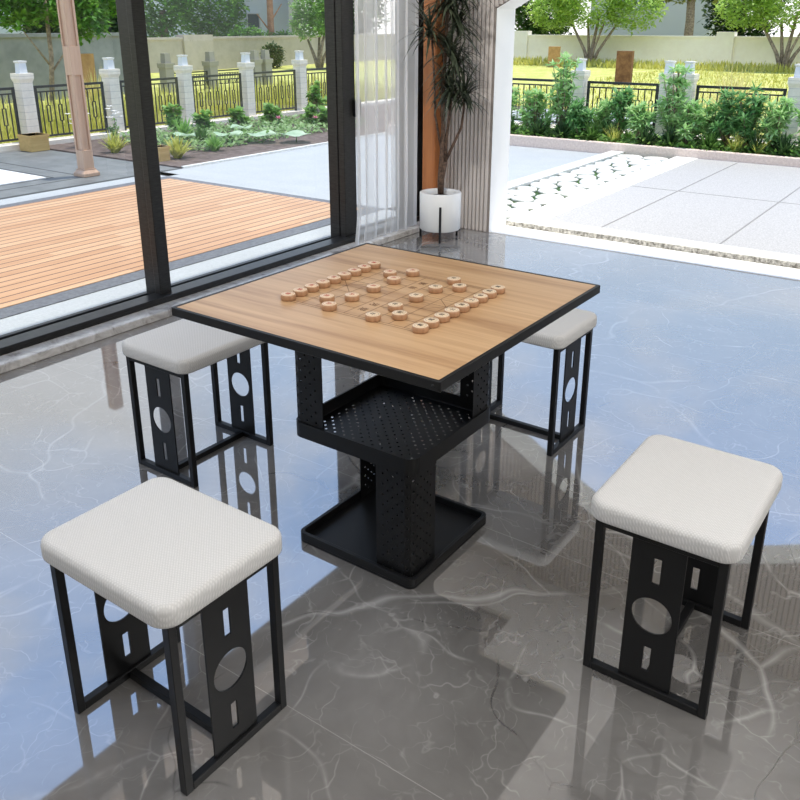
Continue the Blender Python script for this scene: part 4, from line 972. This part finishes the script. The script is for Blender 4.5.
tree('round_tree', -19.2, 21.95, 'small bright green multi-stemmed tree in front of the beige wall', multi(0.62), [(0, 0, 2.0, 0.9, 1.15, 0.9), (0, -0.55, 1.5, 0.7, 0.7, 0.55), (0, 0.7, 1.6, 0.7, 0.8, 0.6)], 4200, 0.11, M['leaf_bright'], M['bark'], G3, 13)
tree('hedge_bush', -20.8, 21.3, 'grey-green bush against the beige wall left of the small bright tree', [([(0, 0, 0), (0, 0, .5)], .03, .02)], [(0, 0, 0.45, 0.35, 0.55, 0.5)], 800, 0.11, M['leaf_dark'], M['bark'], 'bushes over the garden wall', 14)
tree('bushy_tree', -23.5, 29.0, 'tall mid green tree behind the sheer curtain', [([(0, 0, 0), (0, 0, 2)], .2, .12)], [(0, 0, 2.6, 1.6, 2.8, 2.4)], 4500, 0.2, M['leaf_mid'], M['bark'], G3, 15)

# ------------------------------------------------------------------ light
sun = bpy.data.lights.new('sun', 'SUN'); sun.energy = 4.4; sun.angle = R(1.2); sun.color = (1.0, 0.94, 0.84)
so = bpy.data.objects.new('sun', sun); C.objects.link(so)
so.rotation_euler = Vector((0.05, 0.13, 0.985)).to_track_quat('Z', 'Y').to_euler(); so.location = (5, 5, 20)
for i, (x, y, sx, sy, e) in enumerate(((0.5, -1.0, 3.4, 2.8, 68), (3.0, 0.0, 1.1, 2.4, 58))):  # added fill areas out of view that brighten the interior, not room fixtures
    a = bpy.data.lights.new('interior_fill_light', 'AREA'); a.shape = 'RECTANGLE'; a.size = sx; a.size_y = sy; a.energy = e; a.color = (1.0, 0.985, 0.965)
    ao = bpy.data.objects.new('interior_fill_light', a); C.objects.link(ao); ao.location = (x, y, 2.795 if i else 2.87)
sp_ = bpy.data.lights.new('corner_fill_spot', 'SPOT'); sp_.energy = 150; sp_.spot_size = R(62); sp_.spot_blend = 0.8; sp_.shadow_soft_size = 0.08; sp_.color = (1.0, 0.98, 0.95)  # added spot aimed at the plant corner to lift its brightness, no real fixture
spo = bpy.data.objects.new('corner_fill_spot', sp_); C.objects.link(spo); spo.location = (-1.15, 1.7, 2.77)
spo.rotation_euler = (Vector((-1.15, 1.7, 2.77)) - Vector((-1.95, 3.25, 0.7))).to_track_quat('Z', 'Y').to_euler()
wd = bpy.data.worlds.new('sky'); scn.world = wd; wd.use_nodes = True; nt = wd.node_tree
bg = nt.nodes['Background']
tc = nt.nodes.new('ShaderNodeTexCoord'); sx = nt.nodes.new('ShaderNodeSeparateXYZ'); nt.links.new(tc.outputs['Generated'], sx.inputs[0])
sky = ramp(nt, sx.outputs[2], [(0.0, (0.90, 0.90, 0.89)), (0.16, (0.86, 0.88, 0.90)), (0.30, (0.56, 0.73, 0.97)), (0.5, (0.41, 0.60, 0.97)), (0.66, (0.36, 0.55, 0.94)), (0.80, (0.12, 0.20, 0.38))])
mp = nt.nodes.new('ShaderNodeMapping'); mp.inputs['Scale'].default_value = (1.6, 1.6, 3.4); nt.links.new(tc.outputs['Generated'], mp.inputs[0])
cn = noise(nt, mp.outputs[0], 1.6, 7, 0.58, 0.4)
cl = ramp(nt, cn.outputs['Fac'], [(0.50, (0, 0, 0)), (0.74, (1, 1, 1))])
sky = mix(nt, mth(nt, 'MULTIPLY', cl, 0.75), sky, (0.95, 0.95, 0.96))
# added pale cloud bank low over the deck side, whitening the floor's reflection
sx2 = nt.nodes.new('ShaderNodeSeparateXYZ'); nt.links.new(tc.outputs['Generated'], sx2.inputs[0])
hl = mth(nt, 'SQRT', mth(nt, 'ADD', mth(nt, 'MULTIPLY', sx2.outputs[0], sx2.outputs[0]), mth(nt, 'MULTIPLY', sx2.outputs[1], sx2.outputs[1])))
dt = mth(nt, 'DIVIDE', mth(nt, 'SUBTRACT', mth(nt, 'MULTIPLY', sx2.outputs[1], 0.423), mth(nt, 'MULTIPLY', sx2.outputs[0], 0.906)), mth(nt, 'MAXIMUM', hl, 0.01))
wob = mth(nt, 'MULTIPLY', mth(nt, 'SUBTRACT', cn.outputs['Fac'], 0.5), 0.9)
ma = nt.nodes.new('ShaderNodeMapRange'); ma.interpolation_type = 'SMOOTHSTEP'; ma.inputs[1].default_value = 0.93; ma.inputs[2].default_value = 0.99; nt.links.new(mth(nt, 'ADD', dt, mth(nt, 'MULTIPLY', wob, 0.1)), ma.inputs[0])
mb_ = nt.nodes.new('ShaderNodeMapRange'); mb_.interpolation_type = 'SMOOTHSTEP'; mb_.inputs[1].default_value = 0.62; mb_.inputs[2].default_value = 0.40; nt.links.new(mth(nt, 'ADD', sx2.outputs[2], wob), mb_.inputs[0])
sky = mix(nt, mth(nt, 'MULTIPLY', mth(nt, 'MULTIPLY', ma.outputs[0], mb_.outputs[0]), 0.85), sky, (0.80, 0.79, 0.77))
nt.links.new(sky, bg.inputs['Color']); bg.inputs['Strength'].default_value = 1.8

scn.view_settings.view_transform = 'Standard'; scn.view_settings.look = 'None'
scn.view_settings.exposure = 0.0; scn.view_settings.gamma = 1.0
try:
    scn.cycles.use_denoising = True
    scn.cycles.max_bounces = 10; scn.cycles.transparent_max_bounces = 24
    scn.cycles.sample_clamp_indirect = 6.0
except Exception: pass
